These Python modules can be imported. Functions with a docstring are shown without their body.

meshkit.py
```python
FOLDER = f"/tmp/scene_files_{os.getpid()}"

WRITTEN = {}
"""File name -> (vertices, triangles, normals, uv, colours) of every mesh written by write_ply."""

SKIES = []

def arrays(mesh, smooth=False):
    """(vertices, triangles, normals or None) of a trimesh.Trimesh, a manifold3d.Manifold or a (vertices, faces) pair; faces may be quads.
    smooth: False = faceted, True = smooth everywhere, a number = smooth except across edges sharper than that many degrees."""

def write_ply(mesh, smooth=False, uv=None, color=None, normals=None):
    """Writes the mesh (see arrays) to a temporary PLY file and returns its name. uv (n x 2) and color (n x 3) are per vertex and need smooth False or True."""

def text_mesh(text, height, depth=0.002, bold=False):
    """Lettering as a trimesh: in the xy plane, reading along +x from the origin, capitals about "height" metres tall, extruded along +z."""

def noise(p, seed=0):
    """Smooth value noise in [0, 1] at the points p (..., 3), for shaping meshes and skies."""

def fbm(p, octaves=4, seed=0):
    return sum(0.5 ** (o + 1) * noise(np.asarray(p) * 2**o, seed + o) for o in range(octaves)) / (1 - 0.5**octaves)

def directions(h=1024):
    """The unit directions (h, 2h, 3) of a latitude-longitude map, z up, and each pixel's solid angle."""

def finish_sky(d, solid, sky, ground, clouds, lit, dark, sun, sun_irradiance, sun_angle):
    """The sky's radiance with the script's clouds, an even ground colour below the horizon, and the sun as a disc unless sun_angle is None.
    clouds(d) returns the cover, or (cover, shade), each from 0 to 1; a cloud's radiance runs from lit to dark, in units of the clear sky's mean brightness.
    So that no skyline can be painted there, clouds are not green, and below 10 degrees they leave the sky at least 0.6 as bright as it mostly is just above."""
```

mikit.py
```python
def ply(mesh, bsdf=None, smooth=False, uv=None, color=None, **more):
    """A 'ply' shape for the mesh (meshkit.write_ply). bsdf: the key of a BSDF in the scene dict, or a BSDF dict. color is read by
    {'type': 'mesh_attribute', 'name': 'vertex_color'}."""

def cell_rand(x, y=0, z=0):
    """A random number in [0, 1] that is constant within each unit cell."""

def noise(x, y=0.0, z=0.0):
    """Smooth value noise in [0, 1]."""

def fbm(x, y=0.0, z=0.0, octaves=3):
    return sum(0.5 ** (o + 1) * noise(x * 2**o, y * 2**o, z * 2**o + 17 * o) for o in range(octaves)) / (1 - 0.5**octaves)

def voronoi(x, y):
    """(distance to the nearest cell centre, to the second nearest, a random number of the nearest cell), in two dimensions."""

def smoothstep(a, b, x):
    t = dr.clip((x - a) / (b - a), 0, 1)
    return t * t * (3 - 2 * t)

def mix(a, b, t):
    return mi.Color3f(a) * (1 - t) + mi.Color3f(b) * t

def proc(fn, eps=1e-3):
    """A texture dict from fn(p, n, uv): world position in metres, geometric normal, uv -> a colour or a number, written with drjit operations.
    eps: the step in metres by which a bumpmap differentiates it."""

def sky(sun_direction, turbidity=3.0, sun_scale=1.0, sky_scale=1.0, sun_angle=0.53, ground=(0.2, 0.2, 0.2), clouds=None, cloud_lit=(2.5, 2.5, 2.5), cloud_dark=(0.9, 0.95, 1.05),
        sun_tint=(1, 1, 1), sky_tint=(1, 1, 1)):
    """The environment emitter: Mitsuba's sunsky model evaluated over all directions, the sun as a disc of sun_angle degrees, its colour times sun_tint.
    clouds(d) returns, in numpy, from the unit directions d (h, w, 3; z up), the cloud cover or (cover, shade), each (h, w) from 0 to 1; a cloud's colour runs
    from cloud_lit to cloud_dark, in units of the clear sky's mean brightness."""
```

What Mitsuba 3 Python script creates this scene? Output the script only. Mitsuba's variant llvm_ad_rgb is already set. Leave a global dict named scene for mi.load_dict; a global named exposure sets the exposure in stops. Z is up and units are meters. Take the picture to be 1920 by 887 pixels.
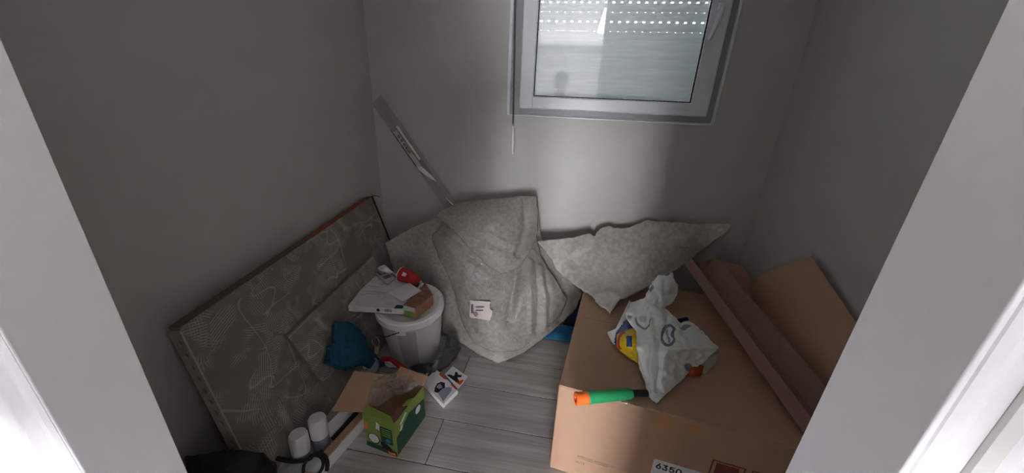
import math, random
import numpy as np, trimesh, manifold3d as m3, drjit as dr, mitsuba as mi
import mikit, meshkit
from mikit import proc, noise, fbm, voronoi, cell_rand, smoothstep, mix
from shapely.geometry import Polygon, Point, LineString, box as sbox
from scipy.interpolate import RBFInterpolator
from scipy.spatial import Delaunay

random.seed(4); rng = np.random.default_rng(4)
scene, labels = {}, {}
T = mi.ScalarTransform4f

# ---------------------------------------------------------------- camera, light, exposure
EYE = np.array([0.0, 0.0, 1.45])
FWD = np.array([-0.1412021, 0.9201744, -0.36515892])
UP = np.array([-0.09932197, 0.353826, 0.93002275])
scene['camera'] = {'type': 'perspective', 'fov': math.degrees(2 * math.atan(960 / 661.0)), 'fov_axis': 'x', 'near_clip': 0.02, 'far_clip': 100.0,
                   'to_world': T().look_at(origin=EYE.tolist(), target=(EYE + FWD).tolist(), up=UP.tolist())}
exposure = 1.62
ADDED_LIGHT = [19.0, 19.0, 19.8]                                                                           # emission of the unseen window added at the hallway's end
scene['sky'] = {'type': 'constant', 'radiance': {'type': 'rgb', 'value': [5.0, 5.2, 5.4]}}      # overcast day outside, seen through the shutter's slots
LAMP = [3.6, 3.55, 3.65]                                                                            # diffusers of the hallway's linear ceiling lamps

# ---------------------------------------------------------------- materials
def principled(col, rough=0.5, spec=0.5, **k):
    c = col if isinstance(col, dict) else {'type': 'rgb', 'value': list(col)}
    return {'type': 'twosided', 'bsdf': {'type': 'principled', 'base_color': c, 'roughness': rough, 'specular': spec, **k}}
def bumped(inner, fn, scale, eps=1e-3):
    return {'type': 'twosided', 'bsdf': {'type': 'bumpmap', 'arbitrary': proc(fn, eps), 'scale': scale, 'bsdf': inner['bsdf']}}
def mat(name, d): scene['mat_' + name] = d
def M(name): return 'mat_' + name

def wall_bump(p, n, uv): return fbm(p.x * 160, p.y * 160, p.z * 160, 2)
def wall_col(p, n, uv):
    return mix((0.415, 0.412, 0.382), (0.445, 0.441, 0.409), fbm(p.x * 9, p.y * 9, p.z * 9, 3))
mat('wall', bumped(principled(proc(wall_col), 0.42, 0.5), wall_bump, 0.0006))
mat('ceiling', principled((0.42, 0.41, 0.39), 0.7, 0.3))
mat('hall_wall', principled((0.55, 0.54, 0.53), 0.6, 0.3))
mat('lacquer', principled((0.70, 0.695, 0.72), 0.32, 0.5))
mat('pvc', principled((0.70, 0.71, 0.76), 0.3, 0.5))
mat('pvc_shade', principled((0.26, 0.26, 0.27), 0.4, 0.5))  # frame colour darkened to stand in for shade in the recess
mat('gasket', principled((0.015, 0.016, 0.018), 0.5, 0.4))
mat('slat', {'type': 'principledthin', 'base_color': {'type': 'rgb', 'value': [0.74, 0.78, 0.78]}, 'roughness': 0.5, 'diff_trans': 0.13, 'eta': 1.4})   # thin white plastic: a little daylight glows through
mat('pane', {'type': 'thindielectric', 'int_ior': 1.52})
mat('cord', principled((0.09, 0.09, 0.085), 0.7, 0.3))
mat('tassel', principled((0.78, 0.77, 0.74), 0.4, 0.5))
mat('subfloor', principled((0.045, 0.042, 0.04), 0.8, 0.2))

def plank_fn(seed, a, b):
    def fn(p, n, uv):
        g = fbm(p.x * 2.2 + seed * 7.3, p.y * 42 + seed * 3.1, seed * 1.7, 4)
        s = noise(p.x * 5 + seed, p.y * 190, seed * 2.3)
        k = smoothstep(0.62, 0.8, fbm(p.x * 3 + seed * 2, p.y * 12, seed, 3))
        return mix(mix(a, b, smoothstep(0.3, 0.7, g * 0.75 + s * 0.25)), (0.29, 0.265, 0.245), k * 0.5)
    return fn
for i, (a, b) in enumerate([((0.33, 0.305, 0.285), (0.46, 0.432, 0.408)), ((0.35, 0.325, 0.305), (0.48, 0.45, 0.427)), ((0.31, 0.29, 0.272), (0.44, 0.412, 0.392))]):
    mat('plank%d' % i, principled(proc(plank_fn(i * 5.0 + 1, a, b)), 0.5, 0.35))

def kraft_fn(a, b, seed):
    def fn(p, n, uv):
        g = fbm(p.x * 6 + seed, p.y * 6, p.z * 6, 4)
        s = noise(p.x * 220, p.y * 220, p.z * 220)
        return mix(a, b, g * 0.75 + s * 0.25)
    return fn
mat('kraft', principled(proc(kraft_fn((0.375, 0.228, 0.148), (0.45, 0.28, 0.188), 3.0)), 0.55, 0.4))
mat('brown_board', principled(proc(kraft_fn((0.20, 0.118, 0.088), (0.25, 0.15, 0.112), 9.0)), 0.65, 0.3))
mat('tape_clear', {'type': 'twosided', 'bsdf': {'type': 'principled', 'base_color': {'type': 'rgb', 'value': [0.41, 0.255, 0.168]}, 'roughness': 0.10, 'specular': 0.9, 'clearcoat': 0.6}})
mat('tape_brown', principled((0.46, 0.235, 0.105), 0.25, 0.6))
mat('ink_grey', principled((0.16, 0.13, 0.12), 0.7, 0.2))
mat('ink_red', principled((0.19, 0.05, 0.045), 0.7, 0.2))
mat('ink_black', principled((0.015, 0.015, 0.018), 0.6, 0.3))
mat('paper_white', principled((0.74, 0.735, 0.75), 0.6, 0.3))
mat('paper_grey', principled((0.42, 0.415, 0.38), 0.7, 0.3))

def bubble_h(p, n, uv):                                                # rows of 10 mm bubbles
    a = uv.x * 62; b = uv.y * 62 * 1.1547
    a = a + 0.5 * (dr.floor(b) - 2 * dr.floor(dr.floor(b) * 0.5))
    fx = a - dr.floor(a) - 0.5; fy = (b - dr.floor(b) - 0.5) / 1.1547
    r2 = (fx * fx + fy * fy) / 0.2
    return dr.sqrt(dr.maximum(1 - r2, 0)) * (0.35 + 0.65 * cell_rand(dr.floor(a), dr.floor(b))) + 0.8 * fbm(uv.x * 24, uv.y * 24, 0.0, 3)
def bubble_col(p, n, uv):
    return mix((0.285, 0.27, 0.243), (0.35, 0.332, 0.30), smoothstep(0.25, 0.75, fbm(uv.x * 60, uv.y * 60, 1.0, 3)))
mat('bubble', bumped(principled(proc(bubble_col), 0.25, 0.7), bubble_h, 0.0032, 1e-3))

mat('pale_wrap', bumped(principled(proc(lambda p, n, uv: mix((0.43, 0.415, 0.375), (0.53, 0.515, 0.475), smoothstep(0.25, 0.75, fbm(uv.x * 45, uv.y * 45, 1.0, 3)))), 0.32, 0.6), bubble_h, 0.0030, 1e-3))  # paler copy of the bubble wrap colour, for the folded sheet

def fabric_fn(p, n, uv):                                               # woven scribble of fine arcs, in metres of the panel
    def layer(sc, ox, seed):
        d1, d2, w = voronoi(uv.x * sc + ox, uv.y * sc + seed)
        w2 = cell_rand(dr.floor(w * 977), seed)
        ang = w * 6.283
        q = dr.cos(ang) * uv.x + dr.sin(ang) * uv.y
        r = dr.sqrt(dr.square(uv.x - 0.6 - 0.55 * dr.cos(ang * 3)) + dr.square(uv.y - 0.4 - 0.45 * dr.sin(ang * 3)))
        k = dr.select(w2 > 0.85, q, r)
        line = smoothstep(0.45, 0.85, 0.5 + 0.5 * dr.sin(k * 6.283 / 0.0092))
        return line * smoothstep(0.0, 0.12, d2 - d1) * dr.select(w2 > 0.35, 1.0, 0.0)
    m = smoothstep(0.36, 0.58, fbm(uv.x * 15, uv.y * 15, 2.0, 3))
    st = dr.abs(noise(uv.x * 12 + 3, uv.y * 6 + uv.x * 5, 7.0) - 0.5)
    stroke = (1 - smoothstep(0.0, 0.035, st)) * smoothstep(0.40, 0.6, noise(uv.x * 13, uv.y * 13, 4.0))
    st2 = dr.abs(noise(uv.x * 6 - uv.y * 7, uv.y * 14, 17.0) - 0.5)
    stroke = dr.maximum(stroke, (1 - smoothstep(0.0, 0.03, st2)) * smoothstep(0.45, 0.6, noise(uv.x * 9 + 4, uv.y * 9, 24.0)))
    weave = noise(uv.x * 500, uv.y * 500)
    base = mix((0.150, 0.135, 0.112), (0.215, 0.195, 0.166), 0.6 * fbm(uv.x * 7, uv.y * 7, 5.0, 3) + 0.4 * weave)
    k = dr.maximum(layer(9.5, 0.0, 3.0), 0.7 * layer(14.0, 5.3, 11.0)) * m
    return mix(base, (0.46, 0.445, 0.41), dr.clip(k * 0.42 + stroke * 0.42, 0, 1))
mat('fabric', principled(proc(fabric_fn), 0.9, 0.1, sheen=0.3))
mat('board_edge', principled(proc(kraft_fn((0.17, 0.135, 0.11), (0.24, 0.19, 0.155), 2.0)), 0.8, 0.2))
mat('binding', principled(proc(lambda p, n, uv: mix((0.115, 0.088, 0.07), (0.23, 0.07, 0.045), smoothstep(0.45, 0.6, fbm(p.x * 5, p.y * 5, p.z * 3, 2)))), 0.7, 0.2))
mat('perf', principled(proc(kraft_fn((0.27, 0.245, 0.215), (0.33, 0.30, 0.265), 7.0)), 0.8, 0.2))
mat('black_cloth', principled((0.018, 0.018, 0.019), 0.75, 0.3))
mat('black_plastic', principled((0.02, 0.021, 0.022), 0.28, 0.5))
mat('bin_bag', principled((0.042, 0.047, 0.044), 0.26, 0.5))
mat('teal', principled(proc(lambda p, n, uv: mix((0.010, 0.052, 0.085), (0.020, 0.085, 0.13), fbm(p.x * 60, p.y * 60, p.z * 60, 3))), 0.85, 0.2, sheen=0.4))
mat('blue_cloth', principled(proc(lambda p, n, uv: mix((0.02, 0.13, 0.27), (0.04, 0.21, 0.40), fbm(p.x * 50, p.y * 50, p.z * 50, 3))), 0.8, 0.2))
mat('navy', principled((0.012, 0.018, 0.045), 0.7, 0.2))
mat('bucket', principled((0.52, 0.50, 0.53), 0.35, 0.5))
mat('bucket_label', principled((0.36, 0.33, 0.37), 0.4, 0.5))
mat('bucket_lid', principled((0.82, 0.81, 0.79), 0.35, 0.5))
mat('lid_recess', principled((0.64, 0.635, 0.59), 0.45, 0.4))
mat('red', principled((0.42, 0.02, 0.025), 0.35, 0.5))
mat('cup_white', principled((0.70, 0.62, 0.60), 0.45, 0.4))
mat('green_dark', principled((0.014, 0.060, 0.036), 0.5, 0.4))
mat('lime', principled((0.185, 0.255, 0.05), 0.45, 0.4))
mat('lime_light', principled((0.33, 0.41, 0.10), 0.45, 0.4))
mat('orange', principled((0.90, 0.17, 0.03), 0.4, 0.5))
mat('orange_dark', principled((0.55, 0.06, 0.01), 0.5, 0.4))
mat('toy_green', principled(proc(lambda p, n, uv: mix((0.02, 0.30, 0.10), (0.035, 0.37, 0.14), fbm(p.x * 40, p.y * 40, p.z * 40, 2))), 0.38, 0.5))
mat('cream', principled((0.52, 0.48, 0.30), 0.6, 0.3))
mat('white_plastic', principled((0.72, 0.72, 0.74), 0.35, 0.5))
mat('violet_print', principled((0.30, 0.29, 0.42), 0.4, 0.5))
mat('glass_grey', principled((0.24, 0.26, 0.25), 0.12, 0.7))
mat('lens', principled((0.36, 0.40, 0.38), 0.22, 0.6))
mat('lamp_housing', principled((0.75, 0.75, 0.75), 0.5, 0.4))
mat('skin', principled((0.42, 0.26, 0.20), 0.5, 0.4))
mat('lip', principled((0.34, 0.17, 0.15), 0.5, 0.4))
mat('dark_clothes', principled((0.03, 0.032, 0.038), 0.85, 0.2))
mat('film', {'type': 'blendbsdf', 'weight': 0.22, 'a': {'type': 'thindielectric', 'int_ior': 1.5},
             'b': {'type': 'twosided', 'bsdf': {'type': 'principled', 'base_color': {'type': 'rgb', 'value': [0.46, 0.45, 0.43]}, 'roughness': 0.15, 'specular': 0.9}}})
mat('cellophane', {'type': 'blendbsdf', 'weight': 0.07, 'a': {'type': 'thindielectric', 'int_ior': 1.5},
                   'b': {'type': 'twosided', 'bsdf': {'type': 'principled', 'base_color': {'type': 'rgb', 'value': [0.6, 0.6, 0.6]}, 'roughness': 0.2, 'specular': 0.9}}})
def snack_box(p, n, uv):
    c = voronoi(p.x * 90 + p.z * 50, p.y * 90 + p.z * 40)
    return mix((0.20, 0.085, 0.05), (0.33, 0.17, 0.10), c[2] * 0.6 + 0.4 * fbm(p.x * 70, p.y * 70, p.z * 70, 2))
mat('snack_carton', principled(proc(snack_box), 0.45, 0.4))
mat('smear', principled(proc(lambda p, n, uv: mix((0.66, 0.65, 0.67), (0.52, 0.50, 0.52), smoothstep(0.5, 0.75, fbm(p.x * 22, p.y * 34, p.z * 20, 3)))), 0.5, 0.4))

# ---------------------------------------------------------------- helpers
def add(key, mesh, m, smooth=False, uv=None, label=None, cat=None, group=None, kind=None, **more):
    k, i = key, 0
    while k in scene:
        i += 1; k = '%s_%03d' % (key, i)
    scene[k] = mikit.ply(mesh, M(m), smooth=smooth, uv=uv, **more)
    tag(k, label, cat, group, kind)
    return k
def tag(k, label=None, cat=None, group=None, kind=None):
    d = {a: b for a, b in (('label', label), ('category', cat), ('group', group), ('kind', kind)) if b}
    if d: labels[k] = d
def cat_(*ms): return trimesh.util.concatenate([m for m in ms])
def bx(x0, x1, y0, y1, z0, z1, r=0.0):
    x0, x1 = sorted((x0, x1)); y0, y1 = sorted((y0, y1)); z0, z1 = sorted((z0, z1))
    if r <= 0:
        m = trimesh.creation.box((x1 - x0, y1 - y0, z1 - z0))
        m.apply_translation(((x0 + x1) / 2, (y0 + y1) / 2, (z0 + z1) / 2)); return m
    pts = []
    for a, b, c in ((r, r, 0), (r, 0, r), (0, r, r)):
        pts += [(x, y, z) for x in (x0 + a, x1 - a) for y in (y0 + b, y1 - b) for z in (z0 + c, z1 - c)]
    return trimesh.convex.convex_hull(np.array(pts))
def frame(o, u, v, w=None):
    u = np.array(u, float); u /= np.linalg.norm(u)
    v = np.array(v, float); v = v - u * (u @ v); v /= np.linalg.norm(v)
    w = np.cross(u, v)
    m = np.eye(4); m[:3, 0], m[:3, 1], m[:3, 2], m[:3, 3] = u, v, w, o
    return m
def put(mesh, m4): mesh = mesh.copy(); mesh.apply_transform(m4); return mesh
def prism(poly, h, m4=None, z0=0.0):
    p = poly if hasattr(poly, 'exterior') else Polygon(poly)
    m = trimesh.creation.extrude_polygon(p, h, engine='earcut'); m.apply_translation((0, 0, z0))
    return put(m, m4) if m4 is not None else m
def slab(pts, h):                                                     # flat plate on the quad/polygon pts (3-D, roughly planar), h thick away from the floor/front
    p = np.array(pts, float); c = p.mean(0)
    n = np.linalg.svd(p - c)[2][2]
    if n @ (EYE - c) < 0: n = -n
    u = p[1] - p[0]; m4 = frame(p[0], u, np.cross(n, u))
    q = (np.c_[p, np.ones(len(p))] @ np.linalg.inv(m4).T)[:, :2]
    return prism(Polygon(q).buffer(0), h, m4)
def hexa(top, dz):                                                    # four top corners, straight down by dz
    t = np.array(top, float); b = t - [0, 0, dz]
    return trimesh.convex.convex_hull(np.vstack([t, b]))
def lathe(profile, n=48):
    p = np.array(profile, float); a = np.arange(n) * 2 * np.pi / n
    v = np.stack([p[:, None, 0] * np.cos(a), p[:, None, 0] * np.sin(a), np.repeat(p[:, 1:2], n, 1)], -1).reshape(-1, 3)
    f = []
    for i in range(len(p) - 1):
        for j in range(n):
            k = (j + 1) % n
            f += [[i * n + j, i * n + k, (i + 1) * n + k], [i * n + j, (i + 1) * n + k, (i + 1) * n + j]]
    m = trimesh.Trimesh(v, f, process=True); m.update_faces(m.nondegenerate_faces()); return m
def smooth_path(pts, n):
    from scipy.interpolate import CubicSpline
    p = np.array(pts, float); d = np.r_[0, np.cumsum(np.linalg.norm(np.diff(p, axis=0), axis=1))]
    return CubicSpline(d, p)(np.linspace(0, d[-1], n))
def tube(pts, r, n=14, steps=24, flat=1.0):
    p = smooth_path(pts, steps) if len(pts) > 2 else np.array(pts, float)
    rr = np.broadcast_to(np.asarray(r, float), (len(p),)) if np.ndim(r) == 0 else np.interp(np.linspace(0, 1, len(p)), np.linspace(0, 1, len(r)), r)
    t = np.gradient(p, axis=0); t /= np.linalg.norm(t, axis=1, keepdims=True)
    ref = np.array([0, 0, 1.0]) if abs(t[0, 2]) < 0.9 else np.array([1.0, 0, 0])
    a = np.cross(t, ref); a /= np.linalg.norm(a, axis=1, keepdims=True); b = np.cross(t, a)
    th = np.arange(n) * 2 * np.pi / n
    v = p[:, None] + rr[:, None, None] * (np.cos(th)[None, :, None] * a[:, None] + flat * np.sin(th)[None, :, None] * b[:, None])
    f = []
    for i in range(len(p) - 1):
        for j in range(n):
            k = (j + 1) % n
            f += [[i * n + j, i * n + k, (i + 1) * n + k], [i * n + j, (i + 1) * n + k, (i + 1) * n + j]]
    N = len(p) * n
    v = np.vstack([v.reshape(-1, 3), p[0], p[-1]])
    for j in range(n):
        k = (j + 1) % n
        f += [[N, k, j], [N + 1, N - n + j, N - n + k]]
    m = trimesh.Trimesh(v, f, process=False); m.fix_normals(); return m
def sheet(ctrl, outline, step, thick, face=(0, -1, 0.6), amp=0.004, freq=9.0, seed=0, ridges=(), jag=0.0, uvs=0.42, smoothing=0.0, kernel='thin_plate_spline', crease=0.0):
    """A limp sheet of the given thickness: ctrl rows (s, t, x, y, z) tie pattern coordinates to space, outline is its edge in pattern coordinates."""
    c = np.array(ctrl, float)
    surf = RBFInterpolator(c[:, :2], c[:, 2:], kernel=kernel, smoothing=smoothing)
    po = Polygon(outline)
    ring = LineString(list(po.exterior.coords)); nb = max(12, int(ring.length / step))
    b = np.array([ring.interpolate(i / nb, normalized=True).coords[0] for i in range(nb)])
    if jag:
        b = b + jag * (np.stack([meshkit.fbm(np.c_[b * 14, np.full(nb, k)], 3, seed + 5) for k in (0, 9.5)], 1) - 0.5) * 2
    po = Polygon(b).buffer(0)
    x0, y0, x1, y1 = po.bounds
    gx, gy = np.meshgrid(np.arange(x0, x1, step), np.arange(y0, y1, step * 0.866))
    gx = gx + (np.arange(len(gx))[:, None] % 2) * step / 2
    inner = po.buffer(-step * 0.55)
    from shapely import contains_xy
    g = np.c_[gx.ravel(), gy.ravel()]; g = g[contains_xy(inner, g[:, 0], g[:, 1])]
    st = np.vstack([b, g]); tri = Delaunay(st).simplices
    cen = st[tri].mean(1); tri = tri[contains_xy(po, cen[:, 0], cen[:, 1])]
    v = surf(st)
    m = trimesh.Trimesh(v, tri, process=False)
    fn = np.cross(v[tri[:, 1]] - v[tri[:, 0]], v[tri[:, 2]] - v[tri[:, 0]])
    fl = fn @ np.array(face) < 0; tri[fl] = tri[fl][:, ::-1]
    def normals(v):
        n = np.zeros_like(v); fn = np.cross(v[tri[:, 1]] - v[tri[:, 0]], v[tri[:, 2]] - v[tri[:, 0]])
        for k in range(3): np.add.at(n, tri[:, k], fn)
        return n / np.maximum(np.linalg.norm(n, axis=1, keepdims=True), 1e-12)
    n = normals(v)
    d = amp * 2 * (meshkit.fbm(v * freq, 4, seed) - 0.5)
    if crease:
        q = meshkit.fbm(v * freq * 0.8 + 5, 3, seed + 20); d = d - crease * np.abs(q - 0.5) * 4
        q = meshkit.fbm(v * freq * 1.9 + 9, 2, seed + 30); d = d - crease * np.abs(q - 0.5) * 1.6
    from shapely import points as spts, distance
    sp = spts(st)
    for path, width, height in ridges:
        dist = distance(LineString(path), sp); d = d + height * np.exp(-(dist / width) ** 2)
    v = v + n * d[:, None]; n = normals(v)
    edge = np.minimum(distance(LineString(np.vstack([b, b[:1]])), sp) / (3 * step), 1)
    low = v - n * (thick * (0.35 + 0.65 * edge))[:, None]
    e = np.vstack([tri[:, [0, 1]], tri[:, [1, 2]], tri[:, [2, 0]]]); se = np.sort(e, 1)
    _, inv, cnt = np.unique(se, axis=0, return_inverse=True, return_counts=True)
    be = e[cnt[inv.ravel()] == 1]; N = len(v)
    side = np.vstack([np.c_[be[:, 0], be[:, 0] + N, be[:, 1]], np.c_[be[:, 1], be[:, 0] + N, be[:, 1] + N]])
    mesh = trimesh.Trimesh(np.vstack([v, low]), np.vstack([tri, tri[:, ::-1] + N, side]), process=False)
    return mesh, np.vstack([st, st]) * uvs, surf

# ---------------------------------------------------------------- the room (x to the right, y into the room, z up)
XL, XR, YB, ZC, YF = -1.265, 1.10, 2.20, 2.50, 0.243
DL, DR, YH = -0.454, 0.207, 0.178                                    # door opening and the hallway face of the partition
S = 'structure'
add('floor', bx(-1.5, 1.4, -4.3, 2.5, -0.12, -0.0035), 'subfloor', kind=S, label='grey wood-look plank floor of the small room')
row, y = 0, 0.966 - 4 * 0.229
while y < YB:
    j = -0.475 if row % 2 == 0 else 0.125
    cuts = sorted([XL] + [c for c in (j - 1.2, j, j + 1.2) if XL < c < XR] + [XR])
    y0, y1 = max(y, YF), min(y + 0.229, YB)
    if y1 - y0 > 0.02:
        for a, b in zip(cuts[:-1], cuts[1:]):
            add('floor__plank', bx(a + 0.0015, b - 0.0015, y0 + 0.0015, y1 - 0.0015, -0.0034, 0.0, 0.0012), 'plank%d' % int(rng.integers(3)))
    y += 0.229; row += 1
add('wall_left', bx(XL - 0.12, XL, YF - 0.06, YB + 0.25, 0, ZC), 'wall', kind=S, label='left wall of the room in plain grey paint')
add('wall_right', bx(XR, XR + 0.12, YF - 0.06, YB + 0.25, 0, ZC), 'wall', kind=S, label='right wall of the room in plain grey paint')
WX0, WX1, WZ0, WZ1 = -0.385, 0.742, 1.368, 2.36
add('wall_back', cat_(bx(XL, WX0, YB, YB + 0.25, 0, ZC), bx(WX1, XR, YB, YB + 0.25, 0, ZC), bx(WX0, WX1, YB, YB + 0.25, 0, WZ0), bx(WX0, WX1, YB, YB + 0.25, WZ1, ZC)),
    'wall', kind=S, label='back wall of the room with the window')
ZD = 2.40
add('wall_front', cat_(bx(XL, DL - 0.03, YH + 0.002, YF, 0, ZC), bx(DR + 0.03, XR, YH + 0.002, YF, 0, ZC), bx(DL - 0.03, DR + 0.03, YH + 0.002, YF, ZD + 0.03, ZC)), 'wall', kind=S,
    label='thin partition wall with the doorway')
add('ceiling', bx(-1.5, 1.4, -4.3, 2.5, ZC, ZC + 0.1), 'ceiling', kind=S, label='ceiling over room and hallway')
HX0, HX1, HY = -1.05, 1.05, -4.0
add('wall_hallway_left', bx(HX0 - 0.1, HX0, HY - 0.1, YH + 0.03, 0, ZC), 'hall_wall', kind=S, label='left wall of the hallway behind the camera')
add('wall_hallway_right', bx(HX1, HX1 + 0.1, HY - 0.1, YH + 0.03, 0, ZC), 'hall_wall', kind=S, label='right wall of the hallway behind the camera')
add('wall_hallway_end', bx(HX0, HX1, HY - 0.1, HY, 0, ZC), 'hall_wall', kind=S, label='end wall of the hallway behind the camera')
add('wall_hallway_side', cat_(bx(HX0, DL - 0.03, YH - 0.003, YH + 0.002, 0, ZC), bx(DR + 0.03, HX1, YH - 0.001, YH + 0.002, 0, ZC)), 'hall_wall', kind=S, label='hallway face of the partition')

# door frame: lining and moulded casings
add('door_1__jamb', bx(DL - 0.03, DL, YH - 0.004, YF + 0.002, 0, ZD, 0.0008), 'lacquer')
add('door_1__jamb', bx(DR, DR + 0.03, YH + 0.002, YF + 0.002, 0, ZD, 0.0008), 'lacquer')
add('door_1__head', bx(DL - 0.03, DR + 0.03, YH - 0.001, YF + 0.002, ZD, ZD + 0.03, 0.0008), 'lacquer')
tag('door_1', label='white lacquered door frame around the open doorway', kind=S)
def casing(flat, cove):
    pr = [(0.0, 0.0)]
    pr += [(0.0012 - 0.0012 * math.cos(a), 0.0022 + 0.0012 * math.sin(a)) for a in np.linspace(0, math.pi / 2, 5)]
    pr += [(0.0024 + 0.0012 * math.sin(a), 0.0022 + 0.0012 * math.cos(a)) for a in np.linspace(0, math.pi / 2, 5)]
    pr += [(0.0040, 0.0018), (0.0052, 0.0018), (0.0060, 0.0028)]
    pr += [(0.0060 + flat - 0.001, 0.0032), (0.0060 + flat, 0.0030)]
    for k in np.linspace(0.08, 1, 14):
        pr.append((0.0060 + flat + cove * k, 0.0030 - 0.0045 * math.sin(math.pi * k) * 0.95 + 0.0030 * k))
    e = pr[-1][0]
    pr += [(e + 0.020, 0.0072), (e + 0.022, 0.0060), (e + 0.022, 0.0)]
    return pr
for side, x0, flat, cove, ys in ((1, DR, 0.0075, 0.030, YH + 0.003), (-1, DL, 0.010, 0.030, YH - 0.003)):
    pr = casing(flat, cove)
    poly = Polygon([(x0 + side * a, ys - b) for a, b in pr]).buffer(0)
    add('door_1__casing', prism(poly, ZD), 'lacquer', smooth=32)

# window: fixed frame, sash, gaskets, double glazing, handle
yf0, yf1 = 2.178, 2.235
FX0, FX1, FZ0, FZ1 = -0.402, 0.757, 1.352, 2.375
def ring_box(x0, x1, z0, z1, x2, x3, z2, z3, ya, yb, r=0.002):
    return cat_(bx(x0, x2, ya, yb, z0, z1, r), bx(x3, x1, ya, yb, z0, z1, r), bx(x2 - r, x3 + r, ya, yb, z0, z2, r), bx(x2 - r, x3 + r, ya, yb, z3, z1, r))
add('window_1__frame', ring_box(FX0, FX1, FZ0, FZ1, FX0 + 0.020, FX1 - 0.014, FZ0 + 0.010, FZ1 - 0.014, yf0, YB + 0.004, 0.003), 'pvc', label='pale outer flange of the frame')
add('window_1__frame', ring_box(WX0, WX1, WZ0, WZ1, WX0 + 0.08, WX1 - 0.06, WZ0 + 0.055, WZ1 - 0.06, 2.192, 2.25), 'pvc_shade', label='inner frame around the sash, darkened for shade in the gap')
SX0, SX1, SZ0, SZ1 = -0.325, 0.703, 1.397, 2.325
GX0, GX1, GZ0, GZ1 = -0.239, 0.603, 1.4706, 2.255
add('window_1__sash', ring_box(SX0, SX1, SZ0, SZ1, GX0 - 0.005, GX1 + 0.005, GZ0 - 0.005, GZ1 + 0.005, 2.153, 2.21, 0.006), 'pvc', label='white opening sash')
add('window_1__sash__gasket', ring_box(GX0 - 0.006, GX1 + 0.006, GZ0 - 0.006, GZ1 + 0.006, GX0, GX1, GZ0, GZ1, 2.160, 2.172, 0.001), 'gasket', label='black rubber gasket')
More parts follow.
